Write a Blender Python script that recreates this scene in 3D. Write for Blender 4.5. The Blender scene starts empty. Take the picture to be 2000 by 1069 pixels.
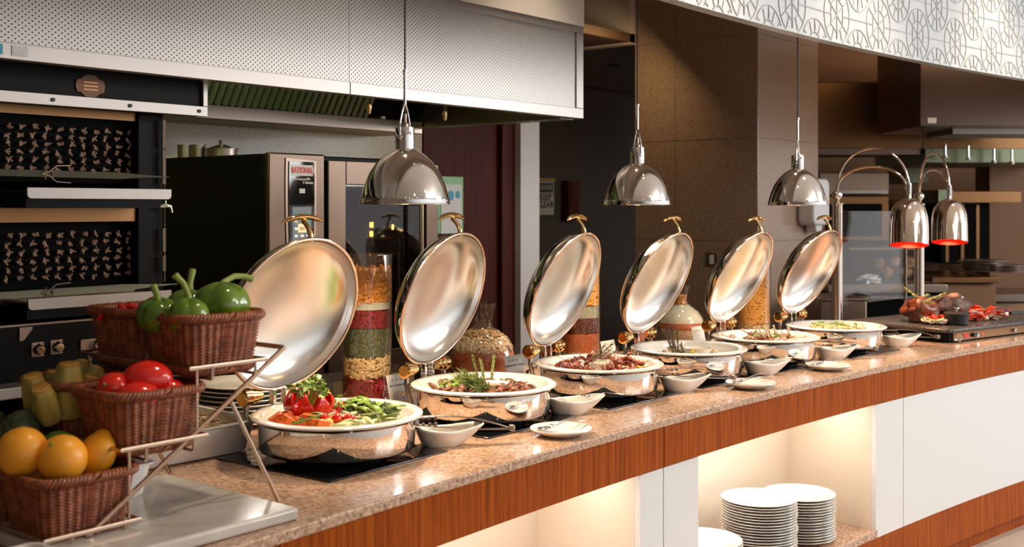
import bpy, math, random
from mathutils import Vector, Matrix, Euler, noise
random.seed(7)
PI = math.pi
C = bpy.context.scene.collection
sin, cos = math.sin, math.cos
F, CX, HY, EYE = 2200.0, 1000.0, 405.0, 1.52      # focal length, horizon row, eye height
AX = (0.633, 0.774)                                # room axes seen from the eye

def at(u, v=None, y=None, x=None, z=None, Y=None):
    """real point on a known plane (y=, x=, z= or distance Y=) seen at a spot of the photograph"""
    k = (u - CX) / F
    if z is not None: Y = (z - EYE) * F / (HY - v)
    elif y is not None: Y = y / (0.633 - 0.774 * k)
    elif x is not None: Y = x / (0.774 + 0.633 * k)
    X = k * Y
    zz = EYE + (HY - (v if v is not None else HY)) / F * Y
    return Vector((0.633 * X + 0.774 * Y, -0.774 * X + 0.633 * Y, zz))

# ------------------------------------------------------------------ mesh building
class MB:
    def __init__(s): s.v = []; s.f = []; s.M = None
    def add(s, vs, fs, M=None):
        n = len(s.v)
        if s.M is not None: M = s.M if M is None else s.M @ M
        if M is not None: vs = [M @ Vector(p) for p in vs]
        s.v += [tuple(p) for p in vs]; s.f += [tuple(i + n for i in f) for f in fs]
        return s
    def box(s, x0, y0, z0, x1, y1, z1, M=None):
        v = [(x, y, z) for z in (z0, z1) for y in (y0, y1) for x in (x0, x1)]
        return s.add(v, [(0,2,3,1), (4,5,7,6), (0,1,5,4), (2,6,7,3), (0,4,6,2), (1,3,7,5)], M)
    def lathe(s, prof, n=48, M=None, fn=None):
        vs = []; rows = []
        for r, z in prof:
            if r <= 1e-6: rows.append([len(vs)] * n); vs.append((0, 0, z))
            else:
                b = len(vs)
                for i in range(n):
                    a = 2 * PI * i / n; k = fn(a, z) if fn else 1
                    vs.append((r * k * cos(a), r * k * sin(a), z))
                rows.append([b + i for i in range(n)])
        fs = []
        for A, B in zip(rows, rows[1:]):
            for i in range(n):
                j = (i + 1) % n; q = []
                for t in (A[i], A[j], B[j], B[i]):
                    if t not in q: q.append(t)
                if len(q) > 2: fs.append(tuple(q))
        return s.add(vs, fs, M)
    def cyl(s, r, z0, z1, n=24, M=None, r2=None):
        r2 = r if r2 is None else r2
        return s.lathe([(0, z0), (r, z0), (r2, z1), (0, z1)], n, M)
    def tube(s, pts, r, n=8, closed=False, M=None, flat=1):
        P = [Vector(p) for p in pts]; m = len(P)
        R = r if isinstance(r, (list, tuple)) else [r] * m
        T = []
        for i in range(m):
            a = P[(i - 1) % m] if closed or i else P[0]; b = P[(i + 1) % m] if closed or i < m - 1 else P[-1]
            T.append((b - a).normalized() if (b - a).length > 1e-9 else Vector((0, 0, 1)))
        up = Vector((0, 0, 1)) if abs(T[0].z) < .9 else Vector((0, 1, 0))
        N = (up - T[0] * up.dot(T[0])).normalized(); vs = []
        for i in range(m):
            N = N - T[i] * N.dot(T[i])
            N = N.normalized() if N.length > 1e-6 else T[i].orthogonal().normalized()
            B = T[i].cross(N)
            for k in range(n):
                a = 2 * PI * k / n
                vs.append(P[i] + (N * cos(a) * flat + B * sin(a)) * R[i])
        fs = []
        for i in range(m if closed else m - 1):
            j = (i + 1) % m
            for k in range(n):
                l = (k + 1) % n
                fs.append((i*n+k, i*n+l, j*n+l, j*n+k))
        if not closed:
            fs.append(tuple(reversed(range(n)))); fs.append(tuple((m-1)*n + k for k in range(n)))
        return s.add(vs, fs, M)
    def ell(s, c, rad, nu=20, nv=12, fn=None, M=None):
        vs = []; 
        for j in range(nv + 1):
            t = PI * j / nv
            for i in range(nu if 0 < j < nv else 1):
                a = 2 * PI * i / nu
                d = Vector((sin(t) * cos(a), sin(t) * sin(a), -cos(t))); k = fn(d, a, t) if fn else 1
                vs.append(Vector((c[0] + d.x*rad[0]*k, c[1] + d.y*rad[1]*k, c[2] + d.z*rad[2]*k)))
        idx = lambda j, i: 0 if j == 0 else (1 + (nv-1)*nu if j == nv else 1 + (j-1)*nu + i % nu)
        fs = []
        for j in range(nv):
            for i in range(nu):
                q = []
                for t in (idx(j,i), idx(j,i+1), idx(j+1,i+1), idx(j+1,i)):
                    if t not in q: q.append(t)
                fs.append(tuple(q))
        return s.add(vs, fs, M)
    def lump(s, c, rad, seed=0, amp=.25, fr=2.0, nu=14, nv=9, M=None):
        o = Vector((seed * 3.1, seed * 1.7, seed * .9))
        return s.ell(c, rad, nu, nv, lambda d, a, t: 1 + amp * noise.noise(d * fr + o), M)
    def prism(s, poly, z0, z1, M=None):
        n = len(poly)
        vs = [(x, y, z0) for x, y in poly] + [(x, y, z1) for x, y in poly]
        fs = [tuple(reversed(range(n))), tuple(range(n, 2*n))] + [(i, (i+1) % n, (i+1) % n + n, i + n) for i in range(n)]
        return s.add(vs, fs, M)
    def grid(s, fn, nu, nv, cu=False, M=None):
        vs = [fn(i / nu, j / nv) for j in range(nv + 1) for i in range(nu if cu else nu + 1)]
        w = nu if cu else nu + 1
        fs = [(j*w + i, j*w + (i+1) % w, (j+1)*w + (i+1) % w, (j+1)*w + i) for j in range(nv) for i in range(nu)]
        return s.add(vs, fs, M)
    def build(s, name, mat, parent=None, bevel=0, smooth=38, solid=0, seg=2):
        me = bpy.data.meshes.new(name); me.from_pydata(s.v, [], s.f); me.validate()
        if mat: me.materials.append(mat)
        if smooth:
            me.shade_smooth(); me.set_sharp_from_angle(angle=math.radians(smooth))
        o = bpy.data.objects.new(name, me); C.objects.link(o)
        if parent is not None: o.parent = parent
        if solid:
            m = o.modifiers.new('solid', 'SOLIDIFY'); m.thickness = solid; m.offset = 0
        if bevel:
            m = o.modifiers.new('bevel', 'BEVEL'); m.width = bevel; m.segments = seg; m.limit_method = 'ANGLE'; m.angle_limit = .7
        return o

def T(x=0, y=0, z=0): return Matrix.Translation((x, y, z))
def R(a, ax): return Matrix.Rotation(a, 4, ax)
def S(x, y, z): return Matrix.Diagonal((x, y, z, 1))

def tag(o, label, cat, group=None, kind=None):
    if label: o['label'] = label
    if cat: o['category'] = cat
    if group: o['group'] = group
    if kind: o['kind'] = kind
    return o
def thing(name, label, cat, loc=(0,0,0), rz=0, group=None):
    o = bpy.data.objects.new(name, None); C.objects.link(o); o.empty_display_size = .05
    o.location = loc; o.rotation_euler = (0, 0, rz)
    return tag(o, label, cat, group)
def solo(mb, name, mat, label, cat, loc=(0,0,0), rot=(0,0,0), group=None, **k):
    o = mb.build(name, mat, None, **k); o.location = loc; o.rotation_euler = rot
    return tag(o, label, cat, group)
def struct(mb, name, mat, **k):
    o = mb.build(name, mat, None, **k); o['kind'] = 'structure'; return o
def kids(o): return [c for c in bpy.data.objects if c.parent == o]
def dup(root, loc, rot=(0,0,0), label=None, group=None, scale=None, ch=None):
    r = root.copy(); C.objects.link(r); r.location = loc; r.rotation_euler = rot
    if scale: r.scale = (scale,) * 3 if isinstance(scale, (int, float)) else scale
    if label: r['label'] = label
    if group: r['group'] = group
    for c in (kids(root) if ch is None else ch):
        d = c.copy(); C.objects.link(d); d.parent = r
        for g in kids(c):
            e = g.copy(); C.objects.link(e); e.parent = d
    return r
def text(name, body, size, mat, parent, loc, rot=(PI/2,0,0), ext=.0004, align='CENTER', sx=1, bold=0):
    cu = bpy.data.curves.new(name, 'FONT'); cu.body = body; cu.size = size; cu.extrude = ext
    cu.align_x = align; cu.align_y = 'CENTER'; cu.offset = bold; cu.materials.append(mat)
    tmp = bpy.data.objects.new(name, cu); C.objects.link(tmp)
    me = bpy.data.meshes.new_from_object(tmp.evaluated_get(bpy.context.evaluated_depsgraph_get()))
    bpy.data.objects.remove(tmp); me.name = name
    o = bpy.data.objects.new(name, me); C.objects.link(o); o.parent = parent
    o.location = loc; o.rotation_euler = rot; o.scale = (sx, 1, 1)
    return o

# ------------------------------------------------------------------ materials
def nodes(m): return m.node_tree.nodes, m.node_tree.links
def M(name, col, rough=.5, metal=0, noise2=None, bump=None, coat=0, emit=None, sss=0, spec=None, stretch=None, vor=None, rvar=0, aniso=0):
    m = bpy.data.materials.new(name); m.use_nodes = True; N, L = nodes(m); b = N['Principled BSDF']
    c4 = lambda c: (c[0], c[1], c[2], 1)
    b.inputs['Base Color'].default_value = c4(col); b.inputs['Roughness'].default_value = rough
    b.inputs['Metallic'].default_value = metal; b.inputs['Coat Weight'].default_value = coat
    b.inputs['Coat Roughness'].default_value = .08
    if spec is not None: b.inputs['Specular IOR Level'].default_value = spec
    if sss:
        b.inputs['Subsurface Weight'].default_value = sss; b.inputs['Subsurface Radius'].default_value = (.4, .2, .1); b.inputs['Subsurface Scale'].default_value = .01
    if emit:
        b.inputs['Emission Color'].default_value = c4(emit[0]); b.inputs['Emission Strength'].default_value = emit[1]
    tc = N.new('ShaderNodeTexCoord'); src = tc.outputs['Object']
    if stretch:
        mp = N.new('ShaderNodeMapping'); mp.inputs['Scale'].default_value = stretch; L.new(src, mp.inputs[0]); src = mp.outputs[0]
    def nz(scale, det=4, ro=.55):
        n = N.new('ShaderNodeTexNoise'); n.inputs['Scale'].default_value = scale; n.inputs['Detail'].default_value = det
        n.inputs['Roughness'].default_value = ro; L.new(src, n.inputs['Vector']); return n
    if noise2:
        stops = noise2[1]; n = nz(noise2[0], noise2[2] if len(noise2) > 2 else 4)
        r = N.new('ShaderNodeValToRGB'); L.new(n.outputs['Fac'], r.inputs[0]); e = r.color_ramp.elements
        while len(e) < len(stops): e.new(.5)
        for el, (p, c) in zip(e, stops): el.position = p; el.color = c4(c)
        L.new(r.outputs[0], b.inputs['Base Color']); m['c'] = 1
        if vor:
            v = N.new('ShaderNodeTexVoronoi'); v.inputs['Scale'].default_value = vor[0]; L.new(src, v.inputs['Vector'])
            r2 = N.new('ShaderNodeValToRGB'); L.new(v.outputs['Color'], r2.inputs[0]); r2.color_ramp.interpolation = 'CONSTANT'
            e2 = r2.color_ramp.elements
            while len(e2) < len(vor[1]): e2.new(.5)
            for el, (p, c) in zip(e2, vor[1]): el.position = p; el.color = c4(c)
            mx = N.new('ShaderNodeMix'); mx.data_type = 'RGBA'; mx.inputs[0].default_value = vor[2]
            L.new(r.outputs[0], mx.inputs[6]); L.new(r2.outputs[0], mx.inputs[7]); L.new(mx.outputs[2], b.inputs['Base Color'])
    if rvar:
        n = nz(9, 5); mr = N.new('ShaderNodeMapRange'); mr.inputs[3].default_value = max(0, rough - rvar); mr.inputs[4].default_value = rough + rvar
        mr.inputs[1].default_value = .3; mr.inputs[2].default_value = .7
        L.new(n.outputs['Fac'], mr.inputs[0]); L.new(mr.outputs[0], b.inputs['Roughness'])
    if bump:
        n = nz(bump[0], 3); bp = N.new('ShaderNodeBump'); bp.inputs['Strength'].default_value = bump[1]; bp.inputs['Distance'].default_value = bump[2] if len(bump) > 2 else .001
        L.new(n.outputs['Fac'], bp.inputs['Height']); L.new(bp.outputs[0], b.inputs['Normal'])
    return m
def glass(name, tint=(.97, .98, .97), rough=.01, f0=.05):
    m = bpy.data.materials.new(name); m.use_nodes = True; N, L = nodes(m); N.remove(N['Principled BSDF'])
    lw = N.new('ShaderNodeLayerWeight'); pw = N.new('ShaderNodeMath'); pw.operation = 'POWER'; pw.inputs[1].default_value = 4
    L.new(lw.outputs['Facing'], pw.inputs[0]); lw.inputs['Blend'].default_value = .5
    fr = N.new('ShaderNodeMath'); fr.operation = 'MULTIPLY_ADD'; fr.inputs[1].default_value = .9; fr.inputs[2].default_value = f0; L.new(pw.outputs[0], fr.inputs[0])
    t = N.new('ShaderNodeBsdfTransparent'); t.inputs[0].default_value = (*tint, 1)
    g = N.new('ShaderNodeBsdfGlossy'); g.inputs['Roughness'].default_value = rough
    x = N.new('ShaderNodeMixShader'); L.new(fr.outputs[0], x.inputs[0]); L.new(t.outputs[0], x.inputs[1]); L.new(g.outputs[0], x.inputs[2])
    L.new(x.outputs[0], N['Material Output'].inputs[0]); return m
def perforated(name, col, px=.018, pz=.0145, r=.15):
    m = M(name, col, .42, .7, bump=(3, .25, .002)); N, L = nodes(m); b = N['Principled BSDF']
    tc = N.new('ShaderNodeTexCoord'); sp = N.new('ShaderNodeSeparateXYZ'); L.new(tc.outputs['Object'], sp.inputs[0])
    def mt(op, a, c=None):
        n = N.new('ShaderNodeMath'); n.operation = op
        for i, q in enumerate((a, c)):
            if q is None: continue
            if isinstance(q, (int, float)): n.inputs[i].default_value = q
            else: L.new(q, n.inputs[i])
        return n.outputs[0]
    ax = mt('ADD', sp.outputs[0], sp.outputs[1])
    def dist(o):
        u = mt('SUBTRACT', mt('FRACT', mt('ADD', mt('DIVIDE', ax, px), o)), .5); v = mt('SUBTRACT', mt('FRACT', mt('ADD', mt('DIVIDE', sp.outputs[2], pz), o)), .5)
        return mt('SQRT', mt('ADD', mt('MULTIPLY', u, u), mt('MULTIPLY', v, v)))
    h = mt('LESS_THAN', mt('MINIMUM', dist(0), dist(.5)), r)
    mx = N.new('ShaderNodeMix'); mx.data_type = 'RGBA'; L.new(h, mx.inputs[0]); mx.inputs[6].default_value = (*col, 1); mx.inputs[7].default_value = (.03, .02, .015, 1)
    L.new(mx.outputs[2], b.inputs['Base Color']); L.new(mt('MULTIPLY', mt('SUBTRACT', 1, h), .75), b.inputs['Metallic'])
    return m

chrome = M('chrome', (.86, .84, .82), .06, 1)
chrome_in = M('chrome_inner', (.88, .86, .83), .24, 1, bump=(260, .10, .0004))
rose_rim = M('rosy_rim', (.86, .62, .48), .14, 1)
chrome_warm = M('warm_chrome', (.80, .68, .58), .07, 1)  # warm reflections put into the chrome's own tint
steel = M('brushed_steel', (.40, .32, .265), .34, .95)
steel_light = M('satin_steel', (.41, .375, .35), .40, .8)
steel_dark = M('aged_steel', (.30, .22, .17), .38, .95)
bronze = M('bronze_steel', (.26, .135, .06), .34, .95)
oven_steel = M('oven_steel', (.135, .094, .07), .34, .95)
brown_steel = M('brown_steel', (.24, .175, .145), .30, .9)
badge_m = M('badge_bronze', (.10, .045, .02), .4, .5)
gold = M('polished_gold', (.95, .66, .30), .10, 1)
copper = M('coppery_wire', (.66, .50, .38), .22, 1)
perf = perforated('perforated_steel', (.45, .415, .385))
white_china = M('white_porcelain', (.87, .84, .79), .12, coat=.4)
cream_china = M('cream_porcelain', (.86, .80, .70), .22, coat=.2)
plastic_white = M('white_plastic', (.72, .72, .72), .3)
black_glass = M('black_glass', (.006, .006, .007), .05, spec=.6)
black = M('black_enamel', (.006, .006, .006), .45, spec=.1)
black_mat = M('cast_iron', (.018, .017, .017), .5)
dark_void = M('void_black', (.004, .004, .004), .8, spec=.1)  # near-black colour makes cavities, gaps and some fronts dark
clear = glass('clear_glass', f0=.06)
tinted = glass('tinted_glass', (.55, .48, .42), .02)
screen_glass = glass('screen_glass', (.95, .94, .92), .01, .02)
granite = M('granite', (.5, .4, .3), .16, noise2=(95, [(.34, (.10, .045, .025)), (.43, (.42, .215, .12)), (.52, (.62, .37, .225)), (.66, (.76, .55, .41))], 5), vor=(230, [(0, (.10, .06, .04)), (.16, (.42, .28, .19)), (.5, (.52, .38, .28)), (.85, (.68, .56, .45))], .45), bump=(180, .03, .0004))
wood = M('cherry_veneer', (.4, .12, .03), .30, noise2=(3.2, [(.28, (.19, .034, .003)), (.5, (.34, .070, .006)), (.72, (.47, .115, .012))], 8), stretch=(38, 38, 1.2), spec=.06)
white_lac = M('white_lacquer', (.78, .79, .80), .28)
cream_lam = M('cream_laminate', (.84, .73, .60), .5)
marble = M('white_marble', (.7, .66, .6), .14, noise2=(7, [(.3, (.48, .45, .41)), (.45, (.62, .58, .53)), (.6, (.68, .65, .60)), (.8, (.72, .69, .65))], 8), stretch=(1, 2.2, 1))
stone = M('column_stone', (.4, .3, .22), .30, noise2=(110, [(.34, (.13, .08, .05)), (.42, (.33, .22, .155)), (.6, (.43, .305, .22))], 6), coat=.15)
stone_wall = M('wall_stone', (.4, .35, .2), .35, noise2=(100, [(.32, (.13, .09, .03)), (.42, (.33, .225, .07)), (.6, (.46, .33, .13))], 6), coat=.1)
paint_cream = M('cream_paint', (.72, .63, .55), .6)
paint_white = M('white_paint', (.80, .77, .74), .6)
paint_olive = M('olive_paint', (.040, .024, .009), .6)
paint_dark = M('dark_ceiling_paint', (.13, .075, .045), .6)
paint_tan = M('tan_paint', (.27, .135, .06), .6)
floor_m = M('floor_tile', (.62, .55, .47), .25, noise2=(4, [(.3, (.55, .48, .40)), (.7, (.66, .59, .51))]))
mahogany = M('mahogany', (.10, .022, .012), .5, noise2=(3, [(.3, (.050, .008, .004)), (.7, (.10, .017, .008))]), stretch=(10, 10, .7), spec=.12)
panel_white = M('fretwork_back', (.60, .645, .67), .22, coat=.3)
fret_grey = M('fretwork_line', (.36, .37, .355), .4)
wicker = M('wicker', (.20, .07, .035), .32, noise2=(45, [(.3, (.15, .034, .010)), (.7, (.40, .110, .038))]), coat=.12)
green_steel = M('green_lit_steel', (.24, .27, .17), .42, .6)  # green cast of light put into the steel's own colour
black_stone = M('speckled_black_stone', (.06, .06, .06), .22, noise2=(260, [(.40, (.012, .012, .014)), (.52, (.05, .05, .05)), (.64, (.35, .33, .31))], 3))
red_in = M('red_enamel', (.75, .02, .01), .35, emit=((1, .03, .01), .35))
paper = M('paper', (.80, .78, .74), .6)
ink = M('ink', (.03, .03, .03), .6)
red_ink = M('red_print', (.65, .03, .02), .4)
warm_bulb = M('warm_bulb', (1, .8, .5), .4, emit=((1, .62, .28), 18))
oven_bulb = M('oven_bulb', (1, .7, .3), .4, emit=((1, .48, .12), 9))
# ------------------------------------------------------------------ the curved counter
CR, CXX, CYY = 17.4, 2.6, 1.748 - 17.4
def cp(s, d, z=0):
    t = (s - CXX) / CR; r = CR + d
    return Vector((CXX + r * sin(t), CYY + r * cos(t), z))
def crot(s): return -(s - CXX) / CR
def sweep(mb, s0, s1, d0, d1, z0, z1, step=.1):
    n = max(1, int(round((s1 - s0) / step))); vs = []
    for i in range(n + 1):
        s = s0 + (s1 - s0) * i / n
        vs += [cp(s, d0, z0), cp(s, d1, z0), cp(s, d1, z1), cp(s, d0, z1)]
    fs = [(0, 1, 2, 3), tuple(4*n + k for k in (3, 2, 1, 0))]
    for i in range(n):
        for k in range(4):
            l = (k + 1) % 4; fs.append((4*i + k, 4*(i+1) + k, 4*(i+1) + l, 4*i + l))
    mb.add(vs, fs); return mb
CT = .90
o = sweep(MB(), -.1, 8.6, 0, 1.02, CT - .026, CT).build('countertop', granite, bevel=.004)
tag(o, 'long curved speckled brown granite buffet countertop carrying all the chafing dishes', 'countertop')

mods = [(-.1, 1.39, None, 'far end of the counter under the baskets, wood and white'),
        (1.39, 2.85, (1.60, 2.727), 'with a lit empty niche, below the first two chafing dishes'),
        (2.85, 4.51, (3.046, 4.28), 'whose lit niche holds three stacks of dinner plates'),
        (4.51, 6.9, None, 'with one wide plain white front, below the black carving slab'),
        (6.9, 8.6, None, 'at the last end beyond the carving slab, plain front')]
for a, b, niche, lab in mods:
    t = thing('counter_cabinet', 'counter base cabinet ' + lab, 'cabinet', cp((a + b) / 2, .5, 0), 0, 'counter base cabinets')
    off = -t.location
    def bd(mb, name, m, **k):
        ob = mb.build(name, m, t, **k); ob.location = off; return ob
    g = .0025
    bd(sweep(MB(), a + g, b - g, .008, .03, .754, .8735), 'fascia_board', wood)
    bd(sweep(MB(), a + g, b - g, .012, .035, .07, .232), 'plinth_board', wood)
    bd(sweep(MB(), a + g, b - g, .05, .07, .0, .07), 'toe_kick', wood)
    if niche:
        n0, n1 = niche
        for p, q in ((a + g, n0), (n1, b - g)):
            bd(sweep(MB(), p, q, .010, .03, .2335, .752), 'front_panel', white_lac)
        mb = sweep(MB(), n0, n1, .39, .41, .262, .79); sweep(mb, n0 - .018, n0 - .0005, .031, .41, .262, .79, 1); sweep(mb, n1 + .0005, n1 + .018, .031, .41, .262, .79, 1)
        sweep(mb, n0 - .018, n1 + .018, .031, .41, .791, .81)
        bd(mb, 'niche_lining', cream_lam)
        bd(sweep(MB(), n0 - .02, n1 + .01, .006, .42, .2335, .266), 'granite_shelf', granite, bevel=.004)
        li = bpy.data.lights.new('niche_strip', 'AREA'); li.shape = 'RECTANGLE'; li.size = n1 - n0 - .1; li.size_y = .16
        li.energy = 2.7 * (n1 - n0); li.color = (1, .92, .82)
        lo = bpy.data.objects.new('niche_light', li); C.objects.link(lo)
        lo.location = cp((n0 + n1) / 2, .15, .785); lo.rotation_euler = (math.radians(-4), 0, crot((n0 + n1) / 2))
    else:
        bd(sweep(MB(), a + g, b - g, .010, .03, .2335, .752), 'front_panel', white_lac)
    mb = MB(); sweep(mb, a + g, b - g, .42, .98, .0, .23); sweep(mb, a + g, b - g, .96, .98, .23, .87); bd(mb, 'carcass', cream_lam)

# ------------------------------------------------------------------ dinner plates in the niche
def plate_mb(r):
    k = r / .135
    return MB().lathe([(0, .004), (.075*k, .004), (.082*k, .0), (.088*k, .003), (.110*k, .010*k), (.132*k, .0145*k), (.135*k, .0165*k), (.134*k, .018*k), (.11*k, .0145*k), (.088*k, .0085*k), (.082*k, .0075), (0, .0065)], 56)
def stack(x, y, z, n, r, pitch, where, group, j=.002):
    first = None
    for k in range(n):
        lab = ('topmost white plate ' if k == n - 1 else 'white plate below the top one ') + where
        loc = (x + random.uniform(-j, j), y + random.uniform(-j, j), z + k * pitch)
        if first is None:
            first = solo(plate_mb(r), 'dinner_plate', white_china, lab, 'plate', loc, group=group)
        else: dup(first, loc, (0, 0, 0), lab, group)
stack(3.99, 1.862, .2665, 16, .135, .0104, 'of the rear stack in the counter niche', 'plates in the rear niche stack', .003)
stack(3.712, 1.885, .2665, 20, .135, .0100, 'of the tall middle stack in the counter niche', 'plates in the middle niche stack', .003)
stack(3.33, 1.90, .2665, 13, .135, .0103, 'of the low stack beside the white niche divider', 'plates in the low niche stack')
stack(2.02, 2.655, CT + .001, 9, .138, .0125, 'of the stack behind the vegetable chafing dish', 'plates behind the vegetable dish', .004)

# ------------------------------------------------------------------ chafing dishes
def lid_matrix(deg):
    tilt = math.radians(deg)
    d = Vector((0, -sin(tilt), cos(tilt))); nb = Vector((0, cos(tilt), sin(tilt))); x = Vector((1, 0, 0))
    c = Vector((0, .226, .138)) + d * .21
    return Matrix(((x.x, d.x, nb.x, c.x), (x.y, d.y, nb.y, c.y), (x.z, d.z, nb.z, c.z), (0, 0, 0, 1))), d, nb
def make_dish(deg, lx):
    t = thing('chafing_dish', 'x', 'chafing dish')
    MB().lathe([(0, .014), (.182, .014), (.190, .017), (.194, .024), (.195, .086), (.203, .090), (.206, .094), (.204, .0965), (.190, .0965), (.188, .03), (0, .024)], 72).build('water_pan', chrome, t)
    MB().lathe([(0, 0), (.12, 0), (.125, .003), (.125, .013), (0, .013)], 48).build('foot', black, t)
    MB().lathe([(0, .066), (.150, .066), (.166, .070), (.180, .098), (.184, .1015), (.196, .104), (.208, .1035), (.2135, .100), (.2135, .0965), (.207, .0955), (.188, .096), (.176, .090), (.160, .060), (0, .058)], 72).build('food_pan', white_china, t)
    Mx, d, nb = lid_matrix(deg); Mx = T(lx, 0, 0) @ Mx
    prof = []
    H, Ro = .088, .205
    for i in range(15):
        a = PI/2 * i / 14; prof.append((Ro * sin(a) ** .9 if i else 0, H * cos(a) ** .85 if i < 14 else 0))
    inner = [(max(0, r - .002) if r else 0, z - .0018 if z > .002 else 0) for r, z in prof]
    lid = MB().lathe(prof, 72, Mx).build('lid', chrome, t)
    MB().lathe([(r, z - .0012) for r, z in reversed(inner)], 72, Mx).build('lid_lining', chrome_in, lid)
    rim = [(.209 * cos(a), .209 * sin(a), 0) for a in [2 * PI * i / 72 for i in range(72)]]
    MB().tube(rim, .0048, 10, True, Mx).build('rim_ring', rose_rim, lid)
    # handle: bow shaped grip on a curved stem
    top = Vector((lx, .226, .138)) + d * .42
    h = MB(); pts = [top + d * a + nb * b for a, b in ((-.010, .008), (.006, .012), (.018, .024), (.026, .038), (.032, .050))]
    h.tube(pts, [.009, .0075, .0062, .0062, .008], 10)
    hs = h.build('handle', gold, lid)
    gc = top + d * .036 + nb * .054
    g = MB(); L = .072
    def grip(u, v):
        q = u * 2 - 1; a = 2 * PI * v; w = max(.12, (1 - abs(q) ** 4)); up = .0075 * w
        return gc + Vector((q * L, 0, 0)) + Vector((0, 1, 0)) * (cos(a) * .014 * w) + Vector((0, 0, 1)) * (sin(a) * up - .016 * q * q + .005)
    g.grid(grip, 20, 12); g.build('grip', gold, hs)
    # hinge
    n0 = len(bpy.data.objects)
    for sx in (-1, 1):
        A = R(PI/2, 'Y'); x0 = .045 if sx > 0 else -.115
        b = MB().lathe([(0, 0), (.018, 0), (.0235, .003), (.0235, .024), (.019, .029), (.019, .043), (.015, .046), (.015, .060), (0, .060)], 28, T((.115 if sx > 0 else -.115), .232, .128) @ (R(-PI/2, 'Y') if sx > 0 else R(PI/2, 'Y'))).build('hinge_barrel', gold, t)
        MB().cyl(.0165, -.0012, .0008, 24, T((.115 if sx > 0 else -.115), .232, .128) @ (R(-PI/2, 'Y') if sx > 0 else R(PI/2, 'Y'))).build('end_cap', M_cap, b)
        MB().tube([(sx*.098, .232, .112), (sx*.104, .228, .085), (sx*.112, .214, .055), (sx*.118, .200, .030)], [.0085, .0075, .007, .007], 8).build('hinge_arm', steel, t)
    MB().tube([(-.118, .232, .062), (-.06, .246, .062), (0, .249, .062), (.06, .246, .062), (.118, .232, .062)], .006, 8).build('rear_rail', chrome, t)
    for sx in (-1, 1): MB().box(sx*.02 - .006, .214, .100, sx*.02 + .006, .232, .140).build('hinge_plate', chrome, t, bevel=.002)
    for c in kids(t):
        if c.name.split('.')[0] in ('hinge_barrel', 'hinge_arm', 'rear_rail', 'hinge_plate'): c.location.x = lx
    return t
M_cap = M('amber_cap', (.85, .45, .12), .15, 1)
DISH = [(1.906, 2.125), (2.501, 2.154), (3.069, 2.140), (3.611, 2.118), (4.139, 2.075), (4.693, 2.018)]
dlab = ['with raw vegetables and a carved tomato, lid open',
        'with brown beef strips and a thick rosemary bunch, lid open',
        'with reddish grilled prawns and a small sauce bowl, lid open',
        'nearly empty with a little fish around a sauce bowl, lid open',
        'with lamb chops whose bones stick up, lid open',
        'with pale chicken pieces, beside the heat lamp pole']
DR = []; TL = [(19, 0), (18, .038), (22, .045), (25, .034), (27, .052), (27, .03)]
for i, (x, y) in enumerate(DISH):
    rz = (.02, .17, .15, .07, .02, -.05)[i]; DR.append(rz)
    lab = 'round chrome chafing dish ' + dlab[i]
    q = make_dish(*TL[i]); q.location = (x, y, CT + .0045); q.rotation_euler = (0, 0, rz); tag(q, lab, None, 'chafing dishes along the counter')
hlab = ['vegetable chafing dish', 'beef chafing dish', 'prawn chafing dish', 'fish chafing dish', 'lamb chafing dish', 'chicken chafing dish']
hob0 = None
for i, (x, y) in enumerate(DISH):
    loc = (x - .012, y, CT + .0005); r = (0, 0, crot(x)); lab = 'black glass warming plate under the ' + hlab[i]
    if hob0 is None: hob0 = solo(MB().box(-.205, -.20, 0, .205, .20, .004), 'warming_plate', black_glass, lab, 'hob', loc, r, 'black glass warming plates', bevel=.0015)
    else: dup(hob0, loc, r, lab, 'black glass warming plates')

def dl(i, x, y, z=0):                      # point inside dish i
    c, s = cos(DR[i]), sin(DR[i]); X, Y = DISH[i]
    return Vector((X + c*x - s*y, Y + s*x + c*y, CT + .0045 + z))

# ------------------------------------------------------------------ food
orange_m = M('carrot_flesh', (.85, .17, .02), .35, sss=.1)
tom_m = M('tomato_skin', (.72, .018, .008), .12, coat=.5)
yel_tom = M('yellow_tomato_skin', (.90, .50, .12), .2, coat=.3)
bean_m = M('bean_green', (.17, .22, .035), .4)
pale_m = M('pale_cucumber', (.72, .74, .40), .4, noise2=(30, [(.35, (.42, .50, .16)), (.6, (.76, .76, .46))]))
cuke_skin = M('cucumber_skin', (.22, .30, .06), .35)
broc_m = M('broccoli_green', (.10, .16, .02), .6, noise2=(160, [(.4, (.03, .07, .01)), (.65, (.20, .27, .05))]), bump=(260, .9, .004))
leaf_m = M('herb_green', (.20, .36, .04), .45, noise2=(60, [(.35, (.11, .24, .025)), (.65, (.30, .46, .07))]))
dark_leaf = M('dark_leaf', (.035, .075, .015), .4)
rose_m = M('rosemary_green', (.14, .19, .06), .5, noise2=(80, [(.35, (.10, .16, .035)), (.65, (.42, .48, .16))]))
dry_m = M('dry_herb', (.16, .12, .07), .6)
onion_m = M('onion_white', (.82, .76, .62), .3, coat=.2)
beef_m = M('browned_beef', (.20, .06, .025), .35, noise2=(70, [(.35, (.07, .022, .012)), (.6, (.28, .095, .04)), (.8, (.42, .20, .10))]), coat=.25)
mush_m = M('mushroom_brown', (.40, .24, .13), .4, noise2=(50, [(.35, (.24, .12, .06)), (.65, (.55, .36, .20))]))
sauce_m = M('brown_sauce', (.45, .17, .07), .2, coat=.4)
cream_sauce = M('cream_sauce', (.85, .68, .48), .25)
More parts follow.
